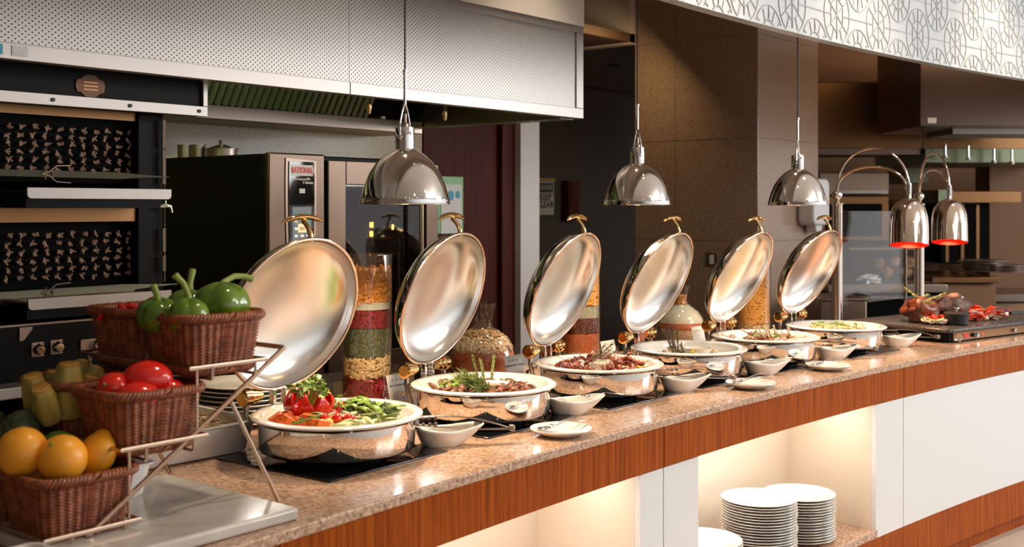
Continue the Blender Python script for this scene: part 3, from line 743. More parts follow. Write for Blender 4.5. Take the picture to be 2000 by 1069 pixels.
# ------------------------------------------------------------------ marble slab and white trays
solo(MB().box(-.30, -.225, 0, .16, .225, .025), 'marble_slab', marble, 'thick white marble slab lying under the basket stand', 'marble slab', (1.30, 1.965, CT + .0005), bevel=.006)
def tray(name, cx, cy, w, d, h, z, lab, rz=0):
    mb = MB(); t = .006
    def rim(k, z, e=0): 
        pts = []
        for sx, sy in ((1,1), (-1,1), (-1,-1), (1,-1)):
            for q in range(5):
                a = {(1,1): 0, (-1,1): PI/2, (-1,-1): PI, (1,-1): 1.5*PI}[(sx,sy)] + PI/2*q/4
                r = .022; pts.append((sx*(w/2*k - r) + r*cos(a) + 0, sy*(d/2*k - r) + r*sin(a), z))
        return pts
    loops = [rim(.86, 0), rim(.90, .004), rim(1.0, h - .006), rim(1.06, h - .003), rim(1.06, h), rim(.985, h), rim(.97, h - .008), rim(.86, .010)]
    n = 20; vs = [p for l in loops for p in l]; fs = []
    for j in range(len(loops) - 1):
        for i in range(n): fs.append((j*n+i, j*n+(i+1) % n, (j+1)*n+(i+1) % n, (j+1)*n+i))
    fs += [tuple(reversed(range(n))), tuple((len(loops)-1)*n + i for i in range(n))]
    mb.add(vs, fs)
    return solo(mb, name, white_china, lab, 'tray', (cx, cy, z), (0,0,rz), 'white serving trays')
tray('noodle_tray', 1.635, 2.48, .35, .33, .082, CT + .001, 'deep white porcelain tray of noodles behind the basket stand', -.05)
noodle_m = M('noodle', (.68, .50, .26), .35, coat=.3)
mb = MB(); rnd = random.Random(4)
for k in range(150):
    cx, cy = rnd.uniform(-.11, .11), rnd.uniform(-.10, .10); R1 = rnd.uniform(.015, .05); a0 = rnd.uniform(0, 6); z = .062 + rnd.uniform(0, .018)
    mb.tube([(cx + R1*cos(a0 + q*.5), cy + R1*sin(a0 + q*.5), z + .004*sin(q*1.3)) for q in range(9)], .0022, 5)
mb.box(-.13, -.12, .012, .13, .12, .060)
solo(mb, 'noodles', noodle_m, 'tangled pale noodles filling the deep white tray', 'noodles', (1.635, 2.48, CT + .001), (0,0,-.05), kind=None) if False else tag(solo(mb, 'noodles', noodle_m, 'tangled pale noodles filling the deep white tray', 'noodles', (1.635, 2.48, CT + .001), (0,0,-.05)), None, None, None, 'stuff')
tray('rice_tray', 1.215, 2.125, .24, .15, .068, CT + .026, 'small white rectangular tray of rice on the marble slab', -.03)
mb = MB(); 
mb.box(-.09, -.05, .008, .09, .05, .048)
for k in range(120): mb.lump((rnd.uniform(-.09, .09), rnd.uniform(-.05, .05), .052 + rnd.uniform(0, .012)), (.012, .009, .006), k, .4, 2, 7, 5)
tag(solo(mb, 'rice_salad', onion_m, 'lumpy white rice in the small tray on the marble', 'rice', (1.215, 2.125, CT + .026), (0,0,-.03)), None, None, None, 'stuff')
tray('carrot_tray', .868, 1.765, .20, .15, .05, CT + .001, 'white tray with grated orange carrot at the counter corner', .0)
mb = MB().box(-.07, -.05, .008, .07, .05, .030)
for k in range(140):
    p = Vector((rnd.uniform(-.08, .08), rnd.uniform(-.055, .055), .036 + rnd.uniform(0, .012))); d = Vector((rr(1), rr(1), rr(.3))) * .012
    mb.tube([p - d, p + d], .002, 4)
tag(solo(mb, 'grated_carrot', orange_m, 'grated orange carrot in the tray at the counter corner', 'carrot', (.868, 1.765, CT + .001)), None, None, None, 'stuff')
# cling filmed tray beside the first dish

# ------------------------------------------------------------------ three tier basket stand
Z1, DZ, X1, DX, YN, YF = .938, .134, 1.000, .148, 1.872, 2.262
t = thing('basket_stand', 'coppery metal wire stand stepping up in three tiers of wicker baskets', 'basket stand', (1.25, 2.06, CT + .026))
off = Vector((1.25, 2.06, CT + .026))
def tb(name, pts, r=.0042, flat=1, closed=False):
    return MB().tube([Vector(p) - off for p in pts], r, 8, closed, flat=flat).build(name, copper, t)
for y in (YN, YF):
    tb('diagonal_bar', [(1.085, y, CT + .030 if y else 0), (1.53, y, 1.225)], .0052)
    tb('rear_leg', [(1.395, y, 1.128), (1.515, y, CT + .004)], .0045)
    for k in (1, 2): tb('upright_rod', [(X1 + DX*k + .018, y, Z1 + DZ*k), (X1 + DX*k + .018, y, Z1 + DZ*(k-1))], .0032)
tb('top_bar', [(1.53, YN, 1.225), (1.53, YF, 1.225)], .0052)
tb('foot_bar', [(1.085, YN, CT + .031), (1.085, YF, CT + .031)], .0045)
for k in range(3):
    x0, z = X1 + DX*k, Z1 + DZ*k; x1 = x0 + .185
    tb('tier_frame', [(x0, YN - .006, z), (x1, YN - .006, z), (x1, YF + .006, z), (x0, YF + .006, z)], .0042, closed=True)
    mb = MB()
    for y in (YN - .006, YF + .006, (YN + YF)/2):
        mb.tube([Vector(p) - off for p in ((x0 + .05, y, z), (x0 + .05, y, z - .026))], .0036, 6)
        mb.tube([Vector(p) - off for p in ((x1 - .03, y, z), (x1 - .03, y, z - .026))], .0036, 6)
    for xx in (x0 + .05, x1 - .03): mb.tube([Vector(p) - off for p in ((xx, YN - .006, z - .026), (xx, YF + .006, z - .026))], .0032, 6)
    mb.build('tier_cradle', copper, t)

def basket_mesh():
    W, D, H = .098, .094, .108
    def per(u, k):      # rounded square perimeter
        a = 2*PI*u + .0001; ca, sa = cos(a), sin(a); e = .42
        return math.copysign(abs(ca)**e, ca) * W * k, math.copysign(abs(sa)**e, sa) * D * k
    # equal arc length table
    N = 400; pts = [per(i/N, 1) for i in range(N + 1)]; L = [0]
    for p, q in zip(pts, pts[1:]): L.append(L[-1] + math.hypot(p[0]-q[0], p[1]-q[1]))
    tot = L[-1]; col = 40
    def uu(s):
        s = (s % 1) * tot; lo, hi = 0, N
        while hi - lo > 1:
            m = (lo + hi)//2
            if L[m] <= s: lo = m
            else: hi = m
        return (lo + (s - L[lo]) / max(1e-9, L[hi] - L[lo])) / N
    nu, nv, rows = col*6, 96, 17
    tab = [uu(i/nu) for i in range(nu)]
    def f(u, v):
        i = int(round(u*nu)) % nu; k = .80 + .17*v
        x, y = per(tab[i], k); l = math.hypot(x, y)
        ph = cos(2*PI*u*col); row = abs(sin(PI*v*rows + (.0 if ph > 0 else PI/2)))
        d = .0042*(.5 + .5*ph)*(.25 + .75*row) + .0010*row
        return Vector((x + d*x/l*1.2, y + d*y/l*1.2, H*v - .0))
    body = MB().grid(f, nu, nv, True)
    n = len(body.v); body.v.append((0, 0, .002)); body.f += [(n, (i+1) % nu, i) for i in range(nu)]
    def ring(z, k, R1, r, tw, nn=3):
        mb = MB()
        for q in range(nn):
            pp = []
            for i in range(240):
                x, y = per(uu(i/240), k); l = math.hypot(x, y); a = 2*PI*(i/240*tw + q/nn)
                pp.append((x + x/l*R1*cos(a), y + y/l*R1*cos(a), z + R1*sin(a)))
            mb.tube(pp, r, 6, True)
        return mb
    return body, ring(H + .003, 1.0, .0062, .0048, 30), ring(.004, .82, .0045, .0042, 26)
bb, br, bf = basket_mesh()
def basket0():
    t = thing('wicker_basket', 'x', 'basket')
    bb.build('woven_body', wicker, t, smooth=60); br.build('braided_rim', wicker, t, smooth=80); bf.build('braided_foot', wicker, t, smooth=80)
    return t
blab = [('square wicker basket of oranges and a lime on the lowest tier', 'square wicker basket of artichokes behind the oranges on the lowest tier'),
        ('square wicker basket of shiny red tomatoes on the middle tier', 'square wicker basket of courgettes on the middle tier'),
        ('square wicker basket of green bell peppers on the top tier', 'square wicker basket with red chillies behind the green peppers, top tier')]
B0 = None; BP = {}
for k in range(3):
    for j, y in enumerate((1.966, 2.166)):
        loc = Vector((X1 + DX*k + .098, y, Z1 + DZ*k - .018)); BP[k, j] = loc
        if B0 is None: B0 = basket0(); B0.location = loc; tag(B0, blab[k][j], None, 'wicker baskets'); B0k = kids(B0)
        else: dup(B0, loc, (0,0,0), blab[k][j], 'wicker baskets', ch=B0k)

pep_m = M('green_pepper_skin', (.10, .20, .012), .16, coat=.6, noise2=(6, [(.35, (.055, .14, .008)), (.65, (.16, .27, .015))]))
stem_m = M('pepper_stem', (.24, .32, .05), .45)
or_m = M('orange_peel', (.95, .40, .025), .38, bump=(240, .35, .001), sss=.05, coat=.1)
lem_m = M('lemon_peel', (.95, .38, .015), .36, bump=(200, .35, .001), sss=.05)
lime_m = M('lime_peel', (.045, .13, .012), .28, bump=(200, .3, .001))
zuc_m = M('courgette_skin', (.30, .29, .06), .35, noise2=(16, [(.35, (.26, .24, .05)), (.65, (.66, .50, .12))]), stretch=(1, 1, .25))
zuc_end = M('courgette_cut', (.62, .40, .10), .5, noise2=(40, [(.4, (.62, .24, .02)), (.6, (.75, .48, .12))]))
art_m = M('artichoke_leaf', (.09, .12, .045), .45, noise2=(20, [(.35, (.04, .07, .025)), (.65, (.17, .19, .09))]))
def pepper(loc, rad, h, rot, stem, lab, lob=4):
    t = thing('bell_pepper', lab, 'bell pepper', loc, 0, 'green bell peppers'); t.rotation_euler = rot
    def f(d, a, tt):
        z = -cos(tt); k = 1 + .13*abs(cos(a*lob/2))**.8 * (1 - .4*abs(z)) - .07
        if z > .55: k *= 1 - .55*(z - .55)**1.0 * (1.0 - .5*abs(cos(a*lob/2)))
        return k * (1 - .10*max(0, -z))
    MB().ell((0,0,0), (rad, rad, h/2), 48, 26, f).build('skin', pep_m, t)
    MB().tube(stem, [.011] + [.0062]*(len(stem)-2) + [.0078], 10).build('stem', stem_m, t)
p = BP[2, 0]
def st(h, *q): return [(0, 0, h)] + [tuple(a) for a in q]
pepper((1.335, 1.930, 1.300), .043, .092, (0, .05, .2), st(.028, (-.004, 0, .046), (-.014, .004, .068), (-.030, .012, .084)), 'slim green bell pepper with upright curved stem at the left front')
pepper((1.315, 2.005, 1.300), .042, .086, (0, -.1, .9), st(.022, (0, .002, .044), (.008, .01, .06)), 'small dark green bell pepper at the left rear of the top basket')
pepper((1.395, 2.020, 1.306), .044, .098, (.1, .1, 1.4), st(.030, (.002, -.004, .058), (.012, -.012, .084)), 'green bell pepper behind the others, its thin stem leaning right')
pepper((1.425, 1.945, 1.316), .057, .112, (-.05, .10, .5), st(.034, (.01, -.002, .050), (.034, -.014, .062), (.058, -.026, .062), (.072, -.036, .056)), 'biggest round green bell pepper, its thick stem bent sideways', 5)
def chilli(loc, rot, lab):
    t = thing('red_chilli', lab, 'chilli', loc, 0, 'red chillies'); t.rotation_euler = rot
    MB().tube([(0,0,0), (.01,0,.012), (.03,.002,.018), (.055,.0,.008)], [.004, .010, .008, .001], 10).build('skin', tom_m, t)
    MB().tube([(0,0,0), (-.010,0,-.002), (-.016,0,.004)], .002, 6).build('stem', stem_m, t)
for k, (a, b, c) in enumerate(((1.375, 2.13, 1.285), (1.345, 2.17, 1.277), (1.39, 2.18, 1.282), (1.31, 2.20, 1.275), (1.42, 2.14, 1.278))):
    chilli((a, b, c), (rr(.4), -.9 + .6*k/2, k*1.3), 'glossy red chilli lying in the rear top basket')
def tomato(loc, rot, lab, s=(.045, .032, .031)):
    t = thing('plum_tomato', lab, 'tomato', loc, 0, 'plum tomatoes'); t.rotation_euler = rot
    MB().ell((0,0,0), s, 30, 20, lambda d, a, q: 1 + .02*cos(3*a)).build('skin', tom_m, t)
    MB().tube([(-s[0]*.97, 0, 0), (-s[0]*1.06, 0, .003)], .003, 6).build('stem_scar', stem_m, t)
tomato((1.240, 1.925, 1.190), (0, .12, -.75), 'largest shiny red plum tomato, on top of the heap', (.047, .036, .033))
tomato((1.192, 1.960, 1.172), (0, .3, .5), 'dark red plum tomato at the left of the heap', (.040, .033, .031))
tomato((1.205, 1.905, 1.162), (0, .1, -.6), 'orange red plum tomato at the front rim', (.042, .030, .026))
tomato((1.268, 1.912, 1.160), (0, 0, -.8), 'red plum tomato under the largest one', (.040, .030, .028))
tomato((1.275, 1.985, 1.165), (0, 0, .8), 'red plum tomato half hidden at the back of the heap')
tomato((1.225, 2.005, 1.160), (0, 0, .2), 'red plum tomato at the rear rim of its basket')
def courgette(loc, rot, L, r, lab, cut):
    t = thing('courgette', lab, 'courgette', loc, 0, 'courgettes'); t.rotation_euler = rot
    MB().lathe([(0, -L/2), (r*.8, -L/2 + .006), (r, -L/4), (r*.95, L/5), (r*.74, L/2), (0, L/2)], 32, fn=lambda a, z: 1 + .05*cos(5*a)).build('skin', zuc_m, t)
    MB().cyl(r*.66, L/2 - .001, L/2 + .006, 20).build('cut_end', zuc_end, t, bevel=.002)
courgette((1.178, 2.105, 1.150), (.05, -.02, 0), .11, .030, 'upright thick courgette with orange cut end, tallest one', 1)
courgette((1.135, 2.150, 1.140), (0, -.25, .3), .09, .026, 'pale courgette leaning left of the tallest one', 1)
courgette((1.130, 2.105, 1.130), (.2, -.4, 0), .08, .026, 'short courgette end at the left rim', 1)
courgette((1.215, 2.115, 1.135), (.2, .25, 0), .08, .022, 'short courgette right of the tallest one', 1)
courgette((1.240, 2.150, 1.140), (-.1, .7, .2), .10, .024, 'greenish courgette lying to the right rear', 1)
courgette((1.255, 2.200, 1.145), (0, .6, .9), .10, .024, 'greenish courgette at the far right rear', 1)
courgette((1.190, 2.190, 1.135), (.1, 0, .9), .09, .024, 'courgette standing behind the tallest one', 1)
def fruit(nm, loc, r, m, lab, cat, rot=(0,0,0), tip=0, s=(1,1,1)):
    t = thing(nm, lab, cat, loc, 0, nm.replace('_', ' ') + ' fruits on the lowest tier'); t.rotation_euler = rot
    MB().ell((0,0,0), (r*s[0], r*s[1], r*s[2]), 32, 22, lambda d, a, q: 1 + tip*max(0, (abs(d.x) - .82))*2.2).build('peel', m, t)
    MB().cyl(.0035, 0, .002, 10, T(-r*s[0]*(1 + tip*.35), 0, 0) @ R(-PI/2, 'Y')).build('stem_end', stem_m, t)
fruit('orange', (1.067, 1.930, 1.062), .044, or_m, 'big bright orange at the front of the lowest basket', 'orange', (0, .8, .4))
fruit('orange', (1.020, 1.985, 1.075), .045, or_m, 'orange at the left side behind the front one', 'orange', (0, 2.0, 1))
fruit('lemon', (1.137, 1.930, 1.060), .035, lem_m, 'yellow orange lemon standing at the right front', 'lemon', (0, -1.1, .3), .45, (1.15, .95, .95))
fruit('lime', (1.103, 2.000, 1.068), .032, lime_m, 'dark green lime behind the oranges', 'lime', (0, .2, -.6), .4, (1.15, 1, .95))
fruit('orange', (1.065, 1.995, 1.025), .042, or_m, 'orange deep in the basket under the lime', 'orange')
fruit('orange', (1.130, 1.985, 1.020), .040, or_m, 'orange deep in the basket under the lemon', 'orange')
def artichoke(loc, r, lab, rot):
    t = thing('artichoke', lab, 'artichoke', loc, 0, 'artichokes'); t.rotation_euler = rot
    MB().ell((0,0,0), (r*.8, r*.8, r*.9), 20, 14).build('heart', art_m, t)
    mb = MB()
    for row in range(6):
        for k in range(9):
            a = 2*PI*(k + .5*(row % 2))/9; el = -.9 + row*.42
            Mx = R(a, 'Z') @ T(r*.80*cos(el), 0, r*.85*sin(el)) @ R(-.45*el - .15, 'Y')
            mb.grid(lambda u, v: Vector((.006*sin(PI*u) + .001*(1-abs(2*v-1)), (v*2-1)*r*.42*(1 - u)**.5, u*r*.75)), 5, 4, M=Mx)
    mb.build('scales', art_m, t, solid=.0012)
artichoke((1.020, 2.145, 1.070), .044, 'dark green artichoke at the rear left of the lowest tier', (.3, -.5, 0))
artichoke((1.085, 2.130, 1.075), .040, 'dark green artichoke behind the lime', (.2, .4, .5))
artichoke((1.060, 2.205, 1.075), .042, 'dark green artichoke furthest back on the lowest tier', (0, 0, 1))
artichoke((1.135, 2.195, 1.060), .036, 'small dark green artichoke at the right rear', (0, .4, 0))
# ------------------------------------------------------------------ room shell
struct(MB().box(-3, -6, -.05, 14, 8, 0), 'floor', floor_m, smooth=0)
struct(MB().box(-1, 4.0, 0, 4.16, 4.1, 3.2), 'wall_back', stone_wall, smooth=0)
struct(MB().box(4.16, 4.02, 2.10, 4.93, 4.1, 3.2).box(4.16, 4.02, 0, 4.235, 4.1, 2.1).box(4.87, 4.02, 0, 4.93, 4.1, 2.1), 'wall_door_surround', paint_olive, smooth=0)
struct(MB().box(4.915, 3.96, 0, 5.085, 4.12, 3.2), 'wall_pilaster', paint_white, smooth=0)
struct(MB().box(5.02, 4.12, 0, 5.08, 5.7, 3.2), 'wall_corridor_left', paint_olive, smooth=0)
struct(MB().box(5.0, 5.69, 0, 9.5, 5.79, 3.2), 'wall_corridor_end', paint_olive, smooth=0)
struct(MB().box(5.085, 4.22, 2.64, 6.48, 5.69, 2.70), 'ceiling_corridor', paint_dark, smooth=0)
struct(MB().box(6.42, 4.22, 2.63, 6.5, 5.69, 3.2), 'wall_bulkhead', paint_cream, smooth=0)
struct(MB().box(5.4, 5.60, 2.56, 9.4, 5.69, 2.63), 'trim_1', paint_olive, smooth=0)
struct(MB().box(6.48, 3.30, 0, 7.38, 4.22, 3.2), 'column_stone', stone, smooth=0, bevel=.004)
sj = MB()
for z in (1.96, 2.62, 1.30): sj.box(6.4785, 3.2985, z, 7.3815, 4.2, z + .0022)
sj.box(6.4785, 3.90, 0, 6.479, 3.902, 3.2)
struct(sj, 'trim_2', ink, smooth=0)
struct(MB().box(-3, -6, 3.2, 14, 8, 3.25), 'ceiling', paint_white, smooth=0)

# door with glazed window
t = thing('wooden_door', 'dark mahogany door with a small green lit window', 'door', (4.55, 4.03, 0))
MB().box(-.30, 0, .01, .30, .04, 2.02).build('door_leaf', mahogany, t, bevel=.003)
MB().box(-.38, -.03, 0, -.31, .05, 2.10).box(.25, -.03, 0, .365, .05, 2.10).box(-.38, -.03, 2.02, .365, .05, 2.10).build('door_frame', mahogany, t, bevel=.004)
a = at(866, 345, y=4.03); b = at(902, 455, y=4.03)
green_pane = M('green_pane', (.16, .26, .14), .2, emit=((.16, .30, .12), .35))  # pane itself glows faintly, no lamp behind the door
w = MB().box(a.x - 4.55 - .08, -.006, b.z, b.x - 4.55, .001, a.z).build('window_pane', green_pane, t)
n = at(860, 390, y=4.02)
nt = thing('door_notice', 'white paper notice with two blue round symbols on the door window', 'notice', ((a.x + b.x)/2 - .03, 4.02, (n.z + b.z)/2 + .04))
hh = .13
MB().box(-.075, -.001, -hh, .085, .002, hh).build('sheet', paper, nt)
blue = M('blue_print', (.02, .28, .42), .4, emit=((.02, .25, .4), .1))
MB().cyl(.026, 0, .002, 24, T(.0, -.003, .07) @ R(PI/2, 'X') @ S(.8, 1, 1)).build('round_symbol', blue, nt)
MB().cyl(.020, 0, .002, 24, T(.055, -.003, .075) @ R(PI/2, 'X') @ S(.8, 1, 1)).build('round_symbol', blue, nt)

# corridor: sign, fire box, bottle, dark cabinet, recessed light
p = at(1063, 387, y=5.68)
t = thing('warning_sign', 'small dim sign with dark header reading KEEP CLEAR on the corridor wall', 'sign', p)
sign_p = M('dim_sign_plate', (.42, .36, .27), .5); sign_y = M('brass_holder', (.5, .32, .08), .3, .8)
MB().box(-.12, -.006, -.14, .12, 0, .14).build('plate', sign_p, t, bevel=.002)
MB().box(-.125, -.02, .14, .125, 0, .165).build('brass_clip', sign_y, t, bevel=.003)
MB().box(-.105, -.008, .045, .105, -.005, .125).build('header', ink, t)
text('wording', 'DANGER', .055, sign_p, t, (0, -.0095, .085), sx=.85); text('wording', 'KEEP', .075, ink, t, (0, -.0075, .005), bold=.002); text('wording', 'CLEAR', .075, ink, t, (0, -.0075, -.055), bold=.002)
p = at(1112, 393, y=5.66)
solo(MB().box(-.08, -.05, -.17, .08, .03, .17).box(-.05, -.06, -.03, .05, -.05, .13), 'wall_box', mahogany, 'dark red box on the corridor wall beside the sign', 'call box', p, bevel=.01)
p = at(1187, 640, y=5.2)
solo(MB().lathe([(0,-.2),(.035,-.2),(.035,.18),(.02,.2),(0,.2)], 24), 'white_post', plastic_white, 'narrow white upright post in the dark corridor', 'post', (p.x, p.y, .2))
t = thing('corridor_cabinet', 'low dark cabinet standing in the corridor behind the third dish', 'cabinet', (6.05, 5.35, 0))
MB().box(-.42, -.28, .0, .42, .3, .88).build('cabinet_body', black, t, bevel=.004); MB().box(-.44, -.30, .88, .44, .3, .92).build('cabinet_top', black_mat, t, bevel=.004)
for sx in (-1, 1): MB().box(.21*sx - .19, -.30, .10, .21*sx + .19, -.281, .84).build('door', dark_void, t, bevel=.003)
p = at(1200, 126, z=2.638)
tag(solo(MB().cyl(.07, -.01, 0, 24), 'downlight_rim', black_mat, 'unlit round ceiling downlight in the corridor', 'downlight', p), None, None)

# ------------------------------------------------------------------ exhaust hood over the ovens
HX0, HX1, HYF, HZ0, HZ1 = .2, 3.893, 2.80, 1.896, 2.285
t = thing('exhaust_hood', 'long perforated stainless steel exhaust hood over the ovens', 'hood', (0, 0, 0))
seam = at(681, 180, y=HYF).x
for x0, x1 in ((HX0, seam - .001), (seam + .001, HX1 - .05)):
    MB().box(x0, HYF, HZ0 + .042, x1, HYF + .012, HZ1 - .028).build('perforated_panel', perf, t, smooth=0)
    MB().box(x0, HYF - .006, HZ0, x1 if x1 < HX1 - .06 else HX1, HYF + .03, HZ0 + .042).build('lower_trim', steel_light, t, bevel=.0015)
MB().box(HX0, HYF - .006, HZ1 - .028, HX1, HYF + .03, HZ1).build('upper_trim', steel_light, t, bevel=.0015)
MB().box(HX1 - .05, HYF - .006, HZ0 + .0425, HX1, HYF + .03, HZ1 - .0285).build('corner_trim', steel_light, t, bevel=.0015)
MB().box(HX1 - .012, HYF + .031, HZ0, HX1, 3.98, HZ1).build('side_panel', steel, t, smooth=0)
MB().box(HX0, HYF + .031, HZ1 - .02, HX1 - .013, 3.98, HZ1).build('roof_panel', steel_dark, t, smooth=0)
mb = MB().box(HX0, 3.72, 1.868, HX1 - .02, 3.98, 1.925); mb.build('grease_gutter', steel, t, bevel=.003)
# baffle filters
fl = MB(); nb = int((HX1 - .35 - HX0) / .036)
for k in range(nb):
    x = HX0 + .036*k
    fl.add([(x, 3.715, 1.93), (x + .024, 3.715, 1.93), (x + .024, 3.52, 2.25), (x, 3.52, 2.25), (x + .004, 3.700, 1.922), (x + .020, 3.700, 1.922), (x + .020, 3.505, 2.242), (x + .004, 3.505, 2.242)],
           [(0,1,2,3), (7,6,5,4), (0,4,5,1), (1,5,6,2), (2,6,7,3), (3,7,4,0)])
fl.build('baffle_filter', green_steel, t, smooth=0)
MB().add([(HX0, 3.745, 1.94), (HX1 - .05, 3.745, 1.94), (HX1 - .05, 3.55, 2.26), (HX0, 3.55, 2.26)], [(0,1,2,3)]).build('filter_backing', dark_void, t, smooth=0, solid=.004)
mb = MB().box(HX1 - .10, HYF + .04, HZ0 - .004, HX1 - .013, 3.75, HZ0 - .001)
mb.build('underside_rail', green_steel, t, smooth=0)
mb = MB()
for k in range(24): mb.cyl(.004, HZ0 - .006, HZ0 - .0041, 8, T(HX1 - .06, HYF + .10 + .036*k, 0))
mb.build('rail_holes', ink, t)
for u, v in ((720, 190), (868, 205)):
    p = at(u, v, y=3.35); p.z = 1.985
    hood = t; q = thing('spray_nozzle', 'small chrome spray nozzle hanging under the hood ' + ('near the filters' if u < 800 else 'behind the first pendant lamp'), 'nozzle', p)
    MB().cyl(.008, -.05, .10, 12).build('pipe', chrome, q); MB().lathe([(0,-.085),(.006,-.085),(.012,-.06),(.013,-.045),(0,-.045)], 16).build('tip', gold, q)
a = at(22, 90, y=HYF - .007); b = at(53, 98, y=HYF - .007)
MB().box(a.x, HYF - .0085, HZ0 + .010, b.x, HYF - .0065, HZ0 + .036).build('sticker', paper, t)
a = at(-12, 90, y=HYF - .007); b = at(4, 98, y=HYF - .007)
MB().box(a.x, HYF - .0085, HZ0 + .010, b.x, HYF - .0065, HZ0 + .036).build('blue_sticker', blue, t)
struct(MB().box(HX0 - 1, HYF - .012, HZ1 + .001, HX1 - .004, HYF + .3, 3.199), 'wall_soffit', paint_white, smooth=0)

# ------------------------------------------------------------------ combi oven
OX, OY, OZ, OW, OD = 2.545, 3.21, .90, .87, .66
t = thing('combi_oven', 'black and steel combi oven with red RATIONAL badge on its control column', 'oven', (OX, OY, OZ))
H = 1.716 - OZ
MB().box(0, .012, 0, OW, OD, H - .004).build('oven_body', black, t, bevel=.006)
MB().box(0, -.012, .0, .262, .011, H).build('control_column', oven_steel, t, bevel=.006)
cx = .145
cp_ = MB()
poly = []
for q in range(13):
    a = q / 12; poly.append((-.058 - .012*a + .028*a*a, H - .03 - a*(H*.62)))
poly2 = [(-x, y) for x, y in reversed(poly)]
MB().prism([(x*1.22 + cx, y + .004 if i not in (0,) else y + .012) for i, (x, y) in enumerate(poly + poly2)], 0, .004, Matrix(((1,0,0,0),(0,0,-1,-.012),(0,1,0,0),(0,0,0,1)))).build('column_bezel', steel_dark, t)
pnl = MB().prism([(x + cx, y) for x, y in poly + poly2], .004, .008, Matrix(((1,0,0,0),(0,0,-1,-.012),(0,1,0,0),(0,0,0,1)))).build('control_panel', black_glass, t)
yf = -.0205
MB().box(cx - .052, yf, H - .082, cx + .052, yf + .002, H - .042).build('badge', paper, pnl, bevel=.003)
text('badge_lettering', 'RATIONAL', .029, red_ink, pnl, (cx, yf - .001, H - .062), sx=.72, bold=.0012)
text('small_lettering', 'SelfCookingCenter', .009, steel, pnl, (cx - .012, yf, H - .094)); text('small_lettering', '5 Senses', .014, steel, pnl, (cx + .028, yf, H - .106))
MB().box(cx - .012, yf, H - .145, cx + .014, yf + .001, H - .128).build('display_badge', paper, pnl)
scr = M('oven_screen', (.10, .12, .13), .3, emit=((.30, .34, .36), .22))
MB().box(cx - .044, yf, H - .37, cx + .044, yf + .002, H - .195).build('touch_screen', scr, pnl)
cols = [M('screen_teal', (.02, .3, .3), .4, emit=((.05, .45, .42), .25)), M('screen_tan', (.7, .4, .2), .4, emit=((.8, .45, .25), .4)), M('screen_white', (.8, .8, .75), .4, emit=((.9, .88, .8), .45))]
for r_ in range(5):
    for c_ in range(3):
        if r_ == 2 and c_ == 1: continue
        m = cols[0] if (r_ == 0 or (r_ == 1 and c_ == 2)) else cols[1] if (r_ == 1) else cols[2]
        x = cx - .028 + .028*c_; z = H - .222 - .026*r_
        MB().cyl(.0085, 0, .001, 12, T(x, yf - .0002, z) @ R(PI/2, 'X') @ S(1, .6, 1)).build('icon', m, pnl)
MB().box(cx - .019, yf - .0015, H - .288, cx + .019, yf, H - .256).build('icon', M('screen_amber', (.9, .65, .3), .4, emit=((1, .7, .35), .6)), pnl)
text('icon', 'icc', .022, ink, pnl, (cx, yf - .003, H - .272))
MB().cyl(.048, 0, .004, 32, T(cx + .01, yf + .001, H - .455) @ R(PI/2, 'X')).build('dial_ring', steel, pnl)
MB().cyl(.042, 0, .006, 32, T(cx + .01, yf, H - .455) @ R(PI/2, 'X')).build('dial_dish', black, pnl)
MB().ell((cx + .028, yf - .016, H - .46), (.025, .014, .025), 24, 14).build('dial_knob', steel_light, t)
dr = MB().box(.272, -.02, .0, .36, .011, H - .02).box(.80, -.02, .0, OW, .011, H - .02).box(.36, -.02, H - .11, .80, .011, H - .02).box(.36, -.02, 0, .80, .011, .06).build('oven_door', oven_steel, t, bevel=.003)
MB().box(.3605, -.010, .0605, .7995, -.004, H - .1105).build('door_glass', tinted, dr)
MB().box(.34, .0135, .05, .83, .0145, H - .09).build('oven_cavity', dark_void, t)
cav = MB()
for k in range(6): cav.tube([(.37, .006, .12 + .095*k), (.79, .006, .12 + .095*k)], .0022, 5)
cav.build('rack_rails', steel_dark, t)
for dx, dz, w_ in ((.505, .540, .020), (.505, .505, .018), (.625, .530, .012)): MB().box(dx, .002, dz, dx + w_, .006, dz + .022).build('oven_lamp', oven_bulb, t, bevel=.004)
MB().tube([(.735, -.02, H - .16), (.735, -.055, H - .18), (.735, -.055, .16), (.735, -.02, .14)], .010, 10).build('door_handle', steel_dark, dr)
t = thing('oven_stand', 'dark steel stand carrying the combi oven', 'stand', (OX, OY, 0))
MB().box(0, 0, .86, OW, OD, .899).build('stand_top', steel_dark, t, bevel=.003)
for sx in (.02, OW - .06):
    for sy in (.02, OD - .06): MB().box(sx, sy, 0, sx + .04, sy + .04, .859).build('leg', steel_dark, t)
MB().box(.02, .02, .20, OW - .02, OD - .02, .23).build('lower_shelf', steel_dark, t)
for u, w_, h_, lab in ((360, .028, .05, 'left steel cup standing on the oven'), (386, .028, .05, 'right steel cup standing on the oven'), (432, .06, .035, 'low steel pot with lid standing on the oven')):
    k = (u - CX)/F; Yd = 4.45; p = Vector((.633*k*Yd + .774*Yd, -.774*k*Yd + .633*Yd, 1.7135))
    q = thing('steel_pot' if w_ > .05 else 'steel_cup', lab, 'pot' if w_ > .05 else 'cup', p)
    MB().lathe([(0,0),(w_,0),(w_,h_),(w_*1.08,h_),(w_*1.08,h_+.003),(w_*.95,h_+.003),(w_*.95,.004),(0,.004)], 28).build('vessel', steel, q)
    if w_ > .05: MB().lathe([(0,h_+.004),(w_*.9,h_+.004),(.01,h_+.02),(.012,h_+.035),(0,h_+.037)], 28).build('lid', steel, q)

